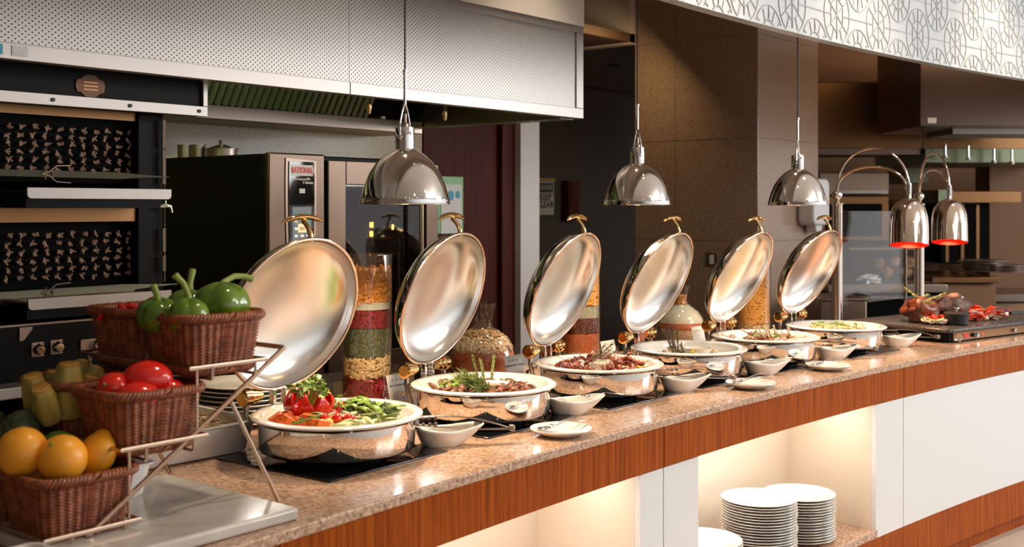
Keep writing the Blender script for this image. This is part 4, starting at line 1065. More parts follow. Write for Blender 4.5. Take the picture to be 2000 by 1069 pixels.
# ------------------------------------------------------------------ skewer grill
GY = 2.98
def G(u, v, y=GY): return at(u, v, y=y)
XR = G(318, 400).x
t = thing('charcoal_grill', 'tall black two chamber skewer grill with steel flap, ledges and control knobs', 'grill', (1.2, GY, 0))
def gb(x0, y0, z0, x1, y1, z1, name, m, par=None, **k):
    return MB().box(x0 - 1.2, y0 - GY, z0, x1 - 1.2, y1 - GY, z1).build(name, m, par or t, **k)
xi = G(268, 400).x
gb(xi, GY, .0, XR, GY + .5, 1.80, 'side_post', black, bevel=.004)
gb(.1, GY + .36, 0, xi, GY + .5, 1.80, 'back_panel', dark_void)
gb(.1, GY + .0, 1.80, XR, GY + .5, 1.86, 'chamber_roof', black)
z = lambda v, u=100, y=GY: at(u, v, y=y).z
for nm, va, vb, m in (('heat_plate', 212, 232, bronze), ('heat_plate', 405, 433, bronze), ('heat_plate', 562, 585, steel_dark)):
    gb(.1, GY + .010, at(200, vb, y=GY).z, xi, GY + .03, at(200, va, y=GY).z, nm, m)
spike_m = M('ceramic_spike', (.42, .27, .18), .5)
for va, vb in ((243, 336), (448, 548)):
    mb = MB(); rnd = random.Random(va); zt, zb = at(120, va, y=3.02).z, at(120, vb, y=3.02).z
    x = .25
    while x < at(256, 300, y=3.02).x:
        for r_ in range(6):
            zz = zb + (zt - zb) * (r_ + .4) / 6 + rnd.uniform(-.002, .002)
            for q in range(4):
                a = rnd.uniform(0, 6.28); d = Vector((cos(a), -.8, sin(a))) * .0105
                o_ = Vector((x - 1.2 + (.022 if r_ % 2 else 0)*.3, .045, zz))
                mb.tube([o_, o_ + d], [.0052, .0022], 4)
        x += .037
    mb.build('radiant_bank', spike_m, t, smooth=0)
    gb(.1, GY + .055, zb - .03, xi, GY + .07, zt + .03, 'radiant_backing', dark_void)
# flap with badge
FY = 2.90; xr = at(405, 228, y=FY).x
zf0 = at(405, 228, y=FY).z; 
f_ = gb(.1, FY + .012, zf0 + .002, xr - .004, FY + .06, zf0 + .135, 'front_flap', black, bevel=.002)
gb(.1, FY, zf0, xr, FY + .011, zf0 + .030, 'flap_edge', steel_light, f_, bevel=.001); gb(xr - .016, FY, zf0 + .0305, xr, FY + .011, zf0 + .14, 'flap_edge', steel_light, f_, bevel=.001)
for u, v in ((102, 200), (253, 212), (388, 222)):
    p = at(u, v, y=FY); MB().cyl(.0055, 0, .004, 14, T(p.x - 1.2, FY - GY, zf0 + .015) @ R(PI/2, 'X')).build('bolt', black_mat, f_)
p = at(179, 168, y=FY)
em = [(-.042,-.018),(-.030,-.020),(-.018,-.030),(0,-.034),(.018,-.030),(.030,-.020),(.042,-.018),(.046,0),(.042,.018),(.030,.020),(.018,.030),(0,.034),(-.018,.030),(-.030,.020),(-.042,.018),(-.046,0)]
MB().prism(em, 0, .004, Matrix(((1,0,0,p.x - 1.2),(0,0,-1,FY - GY + .012),(0,1,0,p.z),(0,0,0,1)))).build('emblem', badge_m, f_, bevel=.0015)
mb = MB()
for q in (-.010, 0, .010): mb.box(p.x - 1.2 - .022, FY - GY + .0065, p.z + q - .002, p.x - 1.2 + .022, FY - GY + .0085, p.z + q + .002)
mb.build('emblem_lines', bronze, f_)
# steel ledges
for v0, v1, uL in ((364, 386, 50), (585, 601, 52)):
    a = at(uL, v0, y=2.86); b = at(332, v1 if v0 < 400 else 580, y=2.86)
    zt = at(200, 368 if v0 < 400 else 575, y=2.86).z; hgt = .030
    r_ = .010; w0, w1 = a.x - 1.2, b.x - 1.2
    poly = [(w0, zt), (w1, zt), (w1, zt - hgt + r_), (w1 - r_*.3, zt - hgt + r_*.3), (w1 - r_, zt - hgt), (w0 + r_, zt - hgt), (w0 + r_*.3, zt - hgt + r_*.3), (w0, zt - hgt + r_)]
    MB().prism(poly, 0, .006, Matrix(((1,0,0,0),(0,0,-1,2.86 - GY),(0,1,0,0),(0,0,0,1)))).build('ledge_lip', steel_light, t, bevel=.001)
    gb(a.x, 2.861, zt - .055, xi, GY + .16, zt - .030, 'drip_tray', black)
    gb(a.x, 2.861, zt - .012, xi, GY + .05, zt - .006, 'ledge_shelf', steel_dark)
# control panel
zt, zb = at(100, 628, y=2.88).z, at(100, 735, y=2.88).z
gb(.3, 2.885, zb - .05, XR, 2.99, zt, 'control_box', black, bevel=.004)
gb(.1, 2.80, zb - .035, XR, 2.884, zb - .005, 'front_rail', steel_light, bevel=.003)
gb(.3, 2.876, zt - .006, XR, 2.8845, zt - .001, 'edge_strip', steel_dark)
for u, v in ((75, 683), (112, 678), (178, 676)):
    p = at(u, v, y=2.875)
    sq = .018 if u < 150 else .030
    pl = gb(p.x - sq, 2.880, p.z - .020, p.x + sq, 2.8848, p.z + .020, 'knob_plate', steel_dark, bevel=.002)
    MB().lathe([(0,0),(.015,0),(.015,.004),(.012,.018),(.010,.020),(0,.020)], 24, T(p.x - 1.2 + (.015 if u > 150 else 0), 2.880 - GY, p.z) @ R(PI/2, 'X'), fn=lambda a, z: 1 + .06*cos(8*a)).build('control_knob', chrome, pl)
p = at(45, 640, y=2.88)
MB().prism([(0,0),(.035,0),(.035,-.006),(.012,-.034),(0,-.036)], 0, .003, Matrix(((1,0,0,p.x - 1.2 - .01),(0,0,-1,2.884 - GY),(0,1,0,p.z),(0,0,0,1)))).build('corner_plate', steel_dark, t)
# hinge links, chain and tap on the side post
for v0, v1 in ((235, 290), (295, 360), (446, 492), (500, 530)):
    a = at(316, v0, y=2.97); b = at(316, v1, y=2.97); MB().tube([(a.x - 1.2, -.018, a.z), (b.x - 1.2, -.018, b.z)], .0065, 6).build('hinge_link', steel, t)
mb = MB(); a = at(316, 240, y=2.97)
zc = 1.78
while zc > 1.30: mb.tube([(a.x - 1.2 + .004, -.012, zc), (a.x - 1.2 + .006, -.016, zc - .006), (a.x - 1.2 + .004, -.012, zc - .012)], .0018, 5); zc -= .0105
mb.build('chain', steel_dark, t)
p = at(320, 404, y=2.96)
mb = MB().tube([(p.x - 1.2 - .02, -.02, p.z), (p.x - 1.2, -.025, p.z + .004), (p.x - 1.2 + .015, -.03, p.z), (p.x - 1.2 + .020, -.03, p.z - .018)], [.004, .007, .006, .004], 10); mb.cyl(.004, 0, .014, 10, T(p.x - 1.2, -.025, p.z + .005))
mb.build('tap', chrome, t)
# skewers
def skewer(u0, v0, u1, v1, y, lab):
    a = at(u0, v0, y=y); b = at(u1, v1, y=y); L = b.x - a.x
    t = thing('flat_skewer', lab, 'skewer', (a.x, y, a.z), 0, 'flat steel skewers'); t.rotation_euler = (0, -math.atan2(b.z - a.z, L), 0)
    bl = M('skewer_steel', (.36, .38, .30), .28, .9) if 'M_sk' not in globals() else M_sk
    MB().prism([(0, -.006), (.02, -.009), (L*.70, -.0095), (L*.86, -.003), (L, -.001), (L, .001), (L*.86, .004), (L*.70, .0095), (.02, .009), (0, .006)], -.0012, .0012, Matrix(((1,0,0,0),(0,.5,-1,0),(0,1,0,0),(0,0,0,1)))).build('blade', bl, t)
    g = MB(); gx = at(100, v0, y=y).x - a.x
    for s_ in (-1, 1): g.tube([(gx - .03, -.004, 0), (gx - .01, -.006, .006*s_), (gx + .010, -.008, .022*s_), (gx + .05, -.010, .024*s_)], .0018, 6)
    g.tube([(gx - .02, -.004, -.016), (gx - .02, -.006, .016)], .0022, 6); g.tube([(gx + .0, -.004, -.016), (gx + .0, -.006, .016)], .0022, 6)
    g.build('prong_guard', steel_dark, t)
skewer(-30, 336, 330, 346, 2.93, 'flat steel skewer lying above the upper grill ledge')
skewer(-30, 580, 345, 555, 2.93, 'flat steel skewer lying above the lower grill ledge')

# ------------------------------------------------------------------ pendant lamps
def pendant():
    t = thing('pendant_lamp', 'x', 'pendant lamp')          # origin: centre of the shade mouth
    prof = [(.1235, 0), (.1245, .002), (.121, .020), (.112, .052), (.098, .086), (.078, .116), (.052, .140), (.034, .150), (.027, .153)]
    MB().lathe(prof + [(r - .002, z - .0012) for r, z in reversed(prof[1:])] + [(.1215, 0.0)], 72).build('shade', chrome, t)
    MB().lathe([(0, .150), (.026, .150), (.0265, .153), (.0265, .209), (.0255, .213), (0, .213)], 32).build('socket_cap', chrome, t)
    y = MB()
    for s_ in (-1, 1):
        y.tube([(s_*.030, 0, .178), (s_*.031, 0, .205), (s_*.027, 0, .230), (s_*.015, 0, .258), (s_*.005, 0, .274), (0, 0, .282)], .0026, 8)
        y.cyl(.006, -.005, .006, 12, T(s_*.030, 0, .185) @ R(PI/2, 'Y'))
    y.build('yoke', chrome, t)
    MB().lathe([(0,.213),(.010,.213),(.010,.222),(.005,.226),(.005,.25),(0,.25)], 16).build('cable_gland', steel, t)
    MB().lathe([(0,.276),(.0045,.276),(.0045,.360),(.0065,.362),(.0065,.372),(0,.372)], 16).build('stem_rod', chrome, t)
    MB().tube([(0,0,.250), (0,0,.276)], .002, 6).build('inner_wire', ink, t)
    MB().tube([(0,0,.372), (0,0,1.625)], .0026, 8).build('cord', ink, t)
    MB().cyl(.05, 1.610, 1.628, 24).build('ceiling_rose', chrome, t)
    MB().ell((0,0,.075), (.032,.032,.045), 20, 12).build('bulb', warm_bulb, t)
    return t
pts = [((790, 391), 2.20, 'nearest, above the vegetable dish', .3), ((1244, 401), 2.27, 'in the middle, in front of the stone column', 1.05), ((1557, 402), 2.09, 'furthest along, above the last dishes', .25)]
p0 = None
for (u, v), y, w, rz in pts:
    loc = at(u, v, y=y); loc.z = 1.528; lab = 'polished chrome pendant lamp ' + w
    if p0 is None: p0 = pendant(); p0.location = loc; p0.rotation_euler = (0,0,rz); tag(p0, lab, None, 'chrome pendant lamps'); pk = kids(p0)
    else: dup(p0, loc, (0,0,rz), lab, 'chrome pendant lamps', ch=pk)
    l = bpy.data.lights.new('pendant_light', 'SPOT'); l.energy = 26; l.color = (1, .74, .48); l.spot_size = 2.0; l.spot_blend = .6; l.shadow_soft_size = .03
    lo = bpy.data.objects.new('pendant_light', l); C.objects.link(lo); lo.location = loc + Vector((0,0,.02))

# ------------------------------------------------------------------ heat lamp stands
def heat(pole, lamp, lab, z0):
    t = thing('heat_lamp_stand', lab, 'heat lamp', (pole[0], pole[1], z0), 0, 'chrome heat lamp stands')
    dx, dy = lamp[0] - pole[0], lamp[1] - pole[1]; L = math.hypot(dx, dy); e = Vector((dx/L, dy/L, 0)); B = 1.585 - z0
    MB().lathe([(0,0),(.055,0),(.055,.006),(.030,.014),(.026,.03),(.026, B - .055),(.030, B - .052),(.030, B - .046),(.014, B - .040),(.010, B - .030),(0, B - .03)], 32).build('pole', chrome_warm, t)
    MB().ell((0,0,B - .005), (.026,.026,.026), 24, 16).build('ball_finial', chrome, t)
    zb = 1.585 - z0
    for hgt, x1, zend in ((.205, 1.0, -.01), (.115, .97, -.005)):
        pts = []
        for q in range(17):
            a = PI * q / 16; pts.append(e * (L/2*(1 - cos(a)) * x1) + Vector((0, 0, zb + .018 + hgt*sin(a)**.9)))
        MB().tube(pts, .0065, 10).build('arched_arm', chrome_warm, t)
    Lp = e * L
    ax = Vector((.34, -.94, 0)); TM = T(Lp.x, Lp.y, 1.335 - z0) @ T(0,0,.245) @ Matrix.Rotation(-.20, 4, ax) @ T(0,0,-.245)
    s_ = MB().lathe([(0, .245), (.010, .245), (.012, .228), (.030, .222), (.058, .205), (.077, .175), (.086, .14), (.089, .09), (.090, 0), (.088, 0), (.087, .09), (.083, .14), (.05, .203), (0, .21)], 48, TM).build('lamp_shade', chrome_warm, t)
    MB().lathe([(.0872, .001), (.0862, .09), (.082, .14), (.05, .200), (0, .207)], 48, TM).build('red_lining', red_in, s_)
    MB().cyl(.012, .245, .30, 14, T(Lp.x, Lp.y, 1.335 - z0)).build('swivel', chrome, s_)
    MB().ell((Lp.x, Lp.y, 1.335 - z0 + .09), (.03,.03,.05), 16, 10).build('bulb', red_in, s_)
    l = bpy.data.lights.new('heat_light', 'SPOT'); l.energy = 14; l.color = (1, .45, .22); l.spot_size = 1.5; l.shadow_soft_size = .03
    lo = bpy.data.objects.new('heat_light', l); C.objects.link(lo); lo.location = (lamp[0], lamp[1], 1.36)
heat((5.367, 2.30), (5.39, 1.95), 'nearer chrome heat lamp on a thick pole with tall double arch', CT + .0005)
heat((6.24, 2.20), (5.97, 1.95), 'farther chrome heat lamp on a pole behind the roasts', CT + .0005)
a, b = Vector((5.43, 2.335, 0)), Vector((6.16, 2.25, 0)); ang = math.atan2(b.y - a.y, b.x - a.x); Lg = (b - a).length
t = thing('glass_screen', 'clear glass guard panel standing between the two heat lamp poles', 'glass screen', (a.x, a.y, CT + .001), ang)
MB().box(.0, -.004, .12, Lg, .004, .60).build('pane', screen_glass, t, bevel=.002)
MB().box(-.012, -.006, .0, .0, .006, .60).build('edge_post', steel_light, t); MB().box(Lg, -.006, 0, Lg + .012, .006, .60).build('edge_post', steel_light, t)

# ------------------------------------------------------------------ carving slab
SL, SD = 1.02, .58; sa = -.245; so = Vector((5.20, 1.70, CT + .001))
t = thing('carving_station', 'black heated carving slab with speckled stone top and front knobs', 'carving station', so, sa)
def rrect(x0, y0, x1, y1, r, n=5):
    out = []
    for cx_, cy_, a0 in ((x1 - r, y1 - r, 0), (x0 + r, y1 - r, PI/2), (x0 + r, y0 + r, PI), (x1 - r, y0 + r, 1.5*PI)):
        for q in range(n + 1): out.append((cx_ + r*cos(a0 + PI/2*q/n), cy_ + r*sin(a0 + PI/2*q/n)))
    return out
MB().prism(rrect(.02, .015, SL - .02, SD - .015, .02), .006, .046).build('heater_base', black, t, bevel=.002)
MB().prism(rrect(0, 0, SL, SD, .05), .0465, .062).build('stone_top', black_stone, t, bevel=.004)
fp = MB().box(.05, .0085, .008, SL - .05, .0145, .044).build('bronze_panel', bronze, t)
for x_ in (.21, .235, .56): MB().cyl(.010, 0, .012, 18, T(x_, .0085, .026) @ R(PI/2, 'X')).build('control_knob', black_mat if x_ == .21 else chrome, fp)
MB().box(.13, .0068, .016, .175, .0084, .036).build('red_logo', red_ink, fp); 
MB().ell((.29, .007, .026), (.006,.003,.006), 12, 8).build('pilot_light', M('red_pilot', (.8, .05, .05), .3, emit=((1, .1, .08), .8)), fp)
MB().tube([(.055, .006, .014), (.075, -.012, .010), (.085, -.012, .028), (.075, .004, .038)], .0035, 8).build('chrome_latch', chrome, fp)
for sx in (.06, SL - .06):
    for sy in (.06, SD - .06): MB().cyl(.012, -.0005, .006, 12, T(sx, sy, 0)).build('foot', black_mat, t)
Rz = Matrix.Translation(so) @ R(sa, 'Z')
def sl(x, y, z=0): return Rz @ Vector((x, y, .062 + z))
roast_m = M('roast_crust', (.20, .05, .025), .32, noise2=(28, [(.3, (.03, .012, .008)), (.5, (.13, .036, .018)), (.72, (.30, .11, .045))], 6), bump=(60, .8, .006), coat=.15)
roast2 = M('peppered_crust', (.12, .09, .08), .45, noise2=(60, [(.3, (.02, .014, .012)), (.5, (.08, .045, .035)), (.72, (.34, .08, .03))], 6), bump=(90, .8, .006))
pep_red = M('roast_red_pepper', (.75, .05, .01), .25, coat=.4)
tt = [(.24, .30, .062, .105, roast_m, 'browned roast joint topped with rosemary, nearer the sauce pot'), (.50, .30, .064, .115, roast2, 'peppery dark roast joint, further along the slab')]
for k, (x_, y_, h_, w_, m, lab) in enumerate(tt):
    solo(MB().lump((0,0,h_*.9), (w_, .075, h_), k + 3, .35, 1.6, 36, 22), 'roast_joint', m, lab, 'roast', sl(x_, y_, .001), (0,0,sa), 'roasts on the slab')
for k in range(6):
    solo(sprig(24, .12, 90+k, needle=.014, w=.002), 'rosemary_sprig', rose_m, 'rosemary sprig lying on top of the nearer roast', 'rosemary', sl(.17 + .02*k, .27 + rr(.03), .098), (rr(.2), math.radians(75 + rr(10)), k - 2), 'rosemary on the roast')
P1 = proto(MB().grid(lambda u, v: Vector((.030*(u-.5)*2, .010*(v*2-1), .009*sin(PI*u)*1.5 + .004*(1 - (2*v-1)**2))), 12, 4), 'pepper_slice', pep_red, 'pepper', solid=.003)
P2 = proto(MB().lathe([(.010,-.003),(.017,-.003),(.018,0),(.017,.003),(.010,.003),(.010,-.003)], 20), 'onion_ring', onion_m, 'onion')
P3 = proto(MB().cyl(.019, -.003, .003, 18), 'courgette_slice', pale_m, 'courgette', bevel=.001)
for P_, n_, lab, grp in ((P1, 60, 'curved grilled red pepper slice around the roasts', 'grilled pepper slices'), (P2, 36, 'pale onion ring around the roasts', 'onion rings'), (P3, 34, 'pale green courgette slice around the roasts', 'grilled courgette slices')):
    for k in range(n_):
        if k % 3 == 0: x_, y_ = random.uniform(.12, .34), random.uniform(.13, .22)
        elif k % 3 == 1: x_, y_ = random.uniform(.42, .72), random.uniform(.10, .22)
        else: x_, y_ = random.uniform(.60, .86), random.uniform(.20, .42)
        loc = sl(x_, y_, .008 + random.uniform(0, .02)); rot = (rr(.5), rr(.5), rr(3))
        if k == 0: P_.location = loc; P_.rotation_euler = rot; tag(P_, lab, None, grp)
        else: dup(P_, loc, rot, lab, grp)
def pot(loc, lab, s=1):
    t = thing('sauce_pot', lab, 'pot', loc, .4, 'black cast iron sauce pots'); t.scale = (s, s, s)
    MB().lathe([(0,0),(.042,0),(.047,.004),(.050,.040),(.052,.042),(.052,.045),(.046,.045),(.044,.01),(0,.01)], 36).build('pot_body', black_mat, t)
    l = MB().lathe([(0,.056),(.02,.055),(.045,.050),(.0505,.047),(.0505,.0455),(0,.0455)], 36).build('pot_lid', black_mat, t)
    MB().lathe([(0,.056),(.004,.056),(.004,.062),(.011,.066),(.010,.070),(0,.071)], 20).build('lid_knob', chrome, l)
    MB().tube([(.048,0,.036),(.066,0,.040),(.066,0,.030),(.048,0,.026)], .004, 8).build('ear', black_mat, t)
    MB().tube([(-.048,0,.036),(-.066,0,.040),(-.066,0,.030),(-.048,0,.026)], .004, 8).build('ear', black_mat, t)
pot(sl(.245, .115, .0005), 'small round black lidded pot at the front edge of the slab', 1.15)
pot(sl(.86, .47, .0005), 'small round black lidded pot at the far corner of the slab', 1.15)
def handle_tool(nm, lab, cat, loc, rz, kind):
    t = thing(nm, lab, cat, loc, 0); t.rotation_euler = (0, math.radians(1.5), rz)
    if kind == 'knife': MB().prism([(-.26, -.004), (-.24, -.012), (0, -.014), (0, .012), (-.12, .014)], -.0012, .0012).build('blade', chrome, t)
    else:
        mb = MB(); 
        for s_ in (-1, 1): mb.tube([(0,0,0), (-.05,0,0), (-.075, .012*s_, 0), (-.17, .012*s_, .004)], [.004,.004,.0035,.002], 8)
        mb.build('prongs', chrome, t)
    MB().prism([(0,-.012),(.04,-.010),(.10,-.012),(.125,-.014),(.13,0),(.12,.014),(.06,.009),(0,.012)], -.008, .008).build('handle', M('dark_red_grip', (.10, .02, .012), .4) if kind == 'knife' else black_mat, t, bevel=.003)
handle_tool('carving_knife', 'long carving knife with dark red grip resting beside the roasts', 'knife', sl(.72, .19, .040), sa + .08, 'knife')
handle_tool('carving_fork', 'steel carving fork with black grip in front of the knife', 'fork', sl(.74, .13, .025), sa + .03, 'fork')

# ------------------------------------------------------------------ fretwork ceiling band
BRD, BXX, BZ = 14.0, 3.7, 2.20
def bp(s, d, z):
    a = (s - BXX) / BRD; r = BRD + d
    return Vector((BXX + r*sin(a), 1.93 - BRD + r*cos(a), z))
t = thing('fretwork_band', 'curved white hanging screen with grey geometric fretwork lines', 'screen')
mb = MB(); n = 60; s0, s1 = .5, 8.5; vs = []
for i in range(n + 1):
    s = s0 + (s1 - s0)*i/n; vs += [bp(s, 0, BZ), bp(s, .05, BZ), bp(s, .05, 3.19), bp(s, 0, 3.19)]
fs = [(0,1,2,3), tuple(4*n + k for k in (3,2,1,0))]
for i in range(n):
    for k in range(4): l = (k+1) % 4; fs.append((4*i+k, 4*i+4+k, 4*i+4+l, 4*i+l))
mb.add(vs, fs); mb.build('panel', panel_white, t)
fr = MB()
def ribbon(pts, w=.0042):
    P_ = [Vector((a, b, 0)) for a, b in pts]; vs = []
    for i, p in enumerate(P_):
        d = (P_[min(i+1, len(P_)-1)] - P_[max(i-1, 0)]).normalized(); nn = Vector((-d.y, d.x, 0))
        for sgn in (-1, 1):
            q = p + nn*w/2*sgn; vs += [bp(q.x, -.0002, q.y), bp(q.x, -.003, q.y)]
    fs = []
    for i in range(len(P_) - 1):
        a = 4*i; fs += [(a+1, a+3, a+7, a+5), (a, a+1, a+5, a+4), (a+3, a+2, a+6, a+7)]
    fr.add(vs, fs)
PX, PZ = .385, .16
def cell(cx_, cz):
    def ok(pts): return [p for p in pts if p[1] > BZ + .001]
    def rb(pts):
        run = []
        for p in pts:
            if p[1] > BZ + .001 and p[1] < 3.1: run.append(p)
            else:
                if len(run) > 1: ribbon(run)
                run = []
        if len(run) > 1: ribbon(run)
    def seg(x0, z0, x1, z1, n=8): rb([(cx_ + x0 + (x1-x0)*q/n, cz + z0 + (z1-z0)*q/n) for q in range(n+1)])
    EA, EB = .112, .122
    rb([(cx_ + EA*cos(2*PI*q/40), cz + EB*sin(2*PI*q/40)) for q in range(41)])
    seg(0, -EB, 0, EB)
    seg(-.092, -.068, .092, .068, 10); seg(-.092, .068, .092, -.068, 10)
    for sx in (-1, 1):
        for sz in (-1, 1):
            seg(0, .072*sz, .052*sx, .042*sz); seg(.052*sx, .042*sz, .052*sx, 0)
            seg(.028*sx, .058*sz, .045*sx, .102*sz); seg(.0, .072*sz, .0, .1*sz)
    seg(.052, 0, PX - .052, 0, 12)
for r_ in range(-1, 6):
    for c_ in range(22): cell(.6 + PX*c_ + (PX/2 if r_ % 2 else 0), BZ + .115 + PZ*r_)
fr.build('fretwork_lines', fret_grey, t, smooth=0)
MB_ = sweep

# ------------------------------------------------------------------ column fittings
p = at(1577, 405, y=3.28)
t = thing('wall_dispenser', 'white plastic dispenser with spout on the stone column', 'dispenser', (p.x, 3.298, p.z))
h0 = at(1577, 350, y=3.28).z - p.z; h1 = at(1577, 440, y=3.28).z - p.z
MB().prism(rrect(-.125, h1, .125, h0, .05), 0, .12, Matrix(((1,0,0,0),(0,0,-1,0),(0,1,0,0),(0,0,0,1)))).build('housing', plastic_white, t, bevel=.015, seg=3)
MB().prism([(-.06, 0), (.06, 0), (.035, -.055), (-.035, -.055)], .02, .09, Matrix(((1,0,0,.02),(0,0,-1,0),(0,1,0,h1 + .004),(0,0,0,1)))).build('spout', plastic_white, t, bevel=.006)
p = at(1390, 507, x=6.475)
t = thing('wall_switch', 'small square metal switch plate on the shaded side of the column', 'switch', (6.4785, p.y, p.z))
MB().box(-.008, -.045, -.045, -.0, .045, .045).build('plate', steel_dark, t, bevel=.003); MB().box(-.012, -.016, -.03, -.0085, .016, .03).build('rocker', paper, t, bevel=.002)
p = at(1547, 512, y=3.29)
tag(solo(MB().box(-.02, 0, -.05, .02, .012, .05), 'switch_plate', steel_dark, 'tall narrow switch plate low on the lit face of the column', 'switch', (p.x, 3.286, p.z), bevel=.003), None, None)

# ------------------------------------------------------------------ far kitchen (turned to face the counter)
YAW = math.radians(-50.7)
def V(u, v, Y):
    k = (u - CX)/F * Y
    return Vector((0.633*k + 0.774*Y, -0.774*k + 0.633*Y, EYE + (HY - v)/F*Y))
def fbox(u0, v0, u1, v1, Y, dep, name, m, par=None, **k):
    """box whose front face spans the given bearings at distance Y, dep deep"""
    a = V(u0, v1, Y); b = V(u1, v0, Y); L = math.hypot(b.x - a.x, b.y - a.y)
    o = MB().box(0, 0, 0, L, dep, b.z - a.z).build(name, m, None, **k)
    o.location = a; o.rotation_euler = (0, 0, YAW); return o
def fthing(name, lab, cat, parts, group=None):
    t = thing(name, lab, cat, (0,0,0), 0, group); o0 = parts[0]
    t.location = o0.location; t.rotation_euler = (0, 0, YAW)
    Mi = (Matrix.Translation(o0.location) @ R(YAW, 'Z')).inverted()
    for o in parts:
        M1 = Mi @ (Matrix.Translation(o.location) @ Euler(o.rotation_euler).to_matrix().to_4x4())
        o.parent = t; o.location = M1.to_translation(); o.rotation_euler = M1.to_euler()
    return t
w = fbox(1500, -250, 2500, 740, 11.2, .1, 'wall_far_kitchen', paint_tan); w['kind'] = 'structure'
w = fbox(1932, 318, 2400, 760, 9.6, .3, 'wall_far_right', paint_tan); w['kind'] = 'structure'
w = fbox(1585, -200, 1797, 160, 9.0, 1.6, 'wall_far_soffit', paint_tan); w['kind'] = 'structure'
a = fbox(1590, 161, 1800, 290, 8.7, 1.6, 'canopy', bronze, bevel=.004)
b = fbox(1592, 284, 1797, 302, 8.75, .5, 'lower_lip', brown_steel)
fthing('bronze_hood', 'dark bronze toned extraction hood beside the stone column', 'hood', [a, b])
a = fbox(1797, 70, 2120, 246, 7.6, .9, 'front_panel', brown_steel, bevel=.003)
st_ = fbox(1811, 230, 1828, 241, 7.595, .003, 'sticker', paper)
c_ = fbox(1860, 247, 2120, 262, 7.9, .5, 'perforated_strip', perf)
fthing('steel_hood', 'large brownish steel hood with a small white sticker', 'hood', [a, st_, c_])
a = fbox(1801, 262, 2120, 292, 8.8, .8, 'side_panel', bronze, bevel=.003); b = fbox(1806, 290, 2120, 318, 8.7, 1.2, 'green_underside', green_steel, bevel=.004)
fthing('inner_hood', 'long low hood with a greenish lit lower face', 'hood', [a, b])
for u, v in ((1845, 296), (1890, 300), (1940, 306), (1975, 308)):
    p = V(u, v, 8.62); q = thing('ceiling_nozzle', 'small chrome fire nozzle under the green lit hood', 'nozzle', p, 0, 'fire nozzles')
    MB().cyl(.010, -.03, .06, 10).build('pipe', chrome, q); MB().lathe([(0,-.055),(.018,-.05),(.02,-.03),(0,-.03)], 12).build('tip', chrome, q)
a = fbox(1832, 374, 1994, 396, 9.0, .4, 'shelf_front', bronze, bevel=.003); b = fbox(1832, 371, 1860, 397, 8.99, .4, 'green_end', green_steel)
fthing('wall_shelf', 'long steel wall shelf right of the heat lamps', 'shelf', [a, b])
solo_ = lambda o, lab, cat, g=None: tag(o, lab, cat, g)
solo_(fbox(1768, 308, 1812, 358, 10.1, .5, 'duct_panel', green_steel, bevel=.004), 'greenish lit upright duct behind the arched lamp arms', 'duct')
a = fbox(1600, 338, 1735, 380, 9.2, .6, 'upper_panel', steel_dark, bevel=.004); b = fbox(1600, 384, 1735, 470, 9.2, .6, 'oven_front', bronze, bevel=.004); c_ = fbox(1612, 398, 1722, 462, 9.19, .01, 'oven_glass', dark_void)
d_ = fbox(1640, 372, 1732, 378, 9.15, .02, 'pull_handle', steel_light)
fthing('deck_oven', 'bronze toned deck oven behind the nearer heat lamp', 'oven', [b, a, c_, d_])
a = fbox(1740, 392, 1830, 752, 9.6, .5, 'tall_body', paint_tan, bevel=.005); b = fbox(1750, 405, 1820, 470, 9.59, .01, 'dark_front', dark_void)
fthing('tall_cabinet', 'tall tan cabinet with dark opening in the far kitchen', 'cabinet', [a, b])
a = fbox(1836, 398, 1928, 515, 9.15, .4, 'rack_body', dark_void, bevel=.004)
pr = [a] + [fbox(1846 + 30*k, 400, 1852 + 30*k, 512, 9.14, .01, 'rack_post', bronze) for k in range(3)]
fthing('storage_rack', 'dark storage rack with upright posts below the wall shelf', 'rack', pr)
# worktops
a = fbox(1618, 556, 1850, 572, 7.6, 1.1, 'worktop', steel, bevel=.004); b = fbox(1618, 573, 1850, 839, 7.7, 1.0, 'cabinet_front', dark_void, bevel=.004); c_ = fbox(1620, 578, 1848, 584, 7.68, .01, 'pale_edge_strip', steel_light)  # pale steel strip below the worktop edge
fthing('steel_worktable', 'dark steel worktable running behind the heat lamp poles', 'worktable', [a, b, c_])
a = fbox(1820, 542, 1950, 553, 7.9, .9, 'tan_top', bronze, bevel=.004); b = fbox(1826, 554, 1944, 825, 7.95, .8, 'tan_front', paint_tan, bevel=.004)
fthing('tan_cabinet', 'tan fronted kitchen cabinet right of the farther lamp pole', 'cabinet', [a, b])
a = fbox(1602, 588, 1692, 889, 6.9, .42, 'box_body', steel_dark, bevel=.006); b = fbox(1600, 583, 1694, 588, 6.89, .44, 'box_top', steel, bevel=.004)
fthing('steel_cabinet', 'low grey steel cabinet behind the last chafing dish', 'cabinet', [a, b])
a = fbox(1938, 575, 2120, 590, 8.5, .7, 'range_top', steel, bevel=.004); b = fbox(1940, 591, 2120, 796, 8.55, .6, 'range_front', steel_dark, bevel=.004)
fthing('cooking_range', 'steel cooking range at the far end of the kitchen', 'range', [a, b])
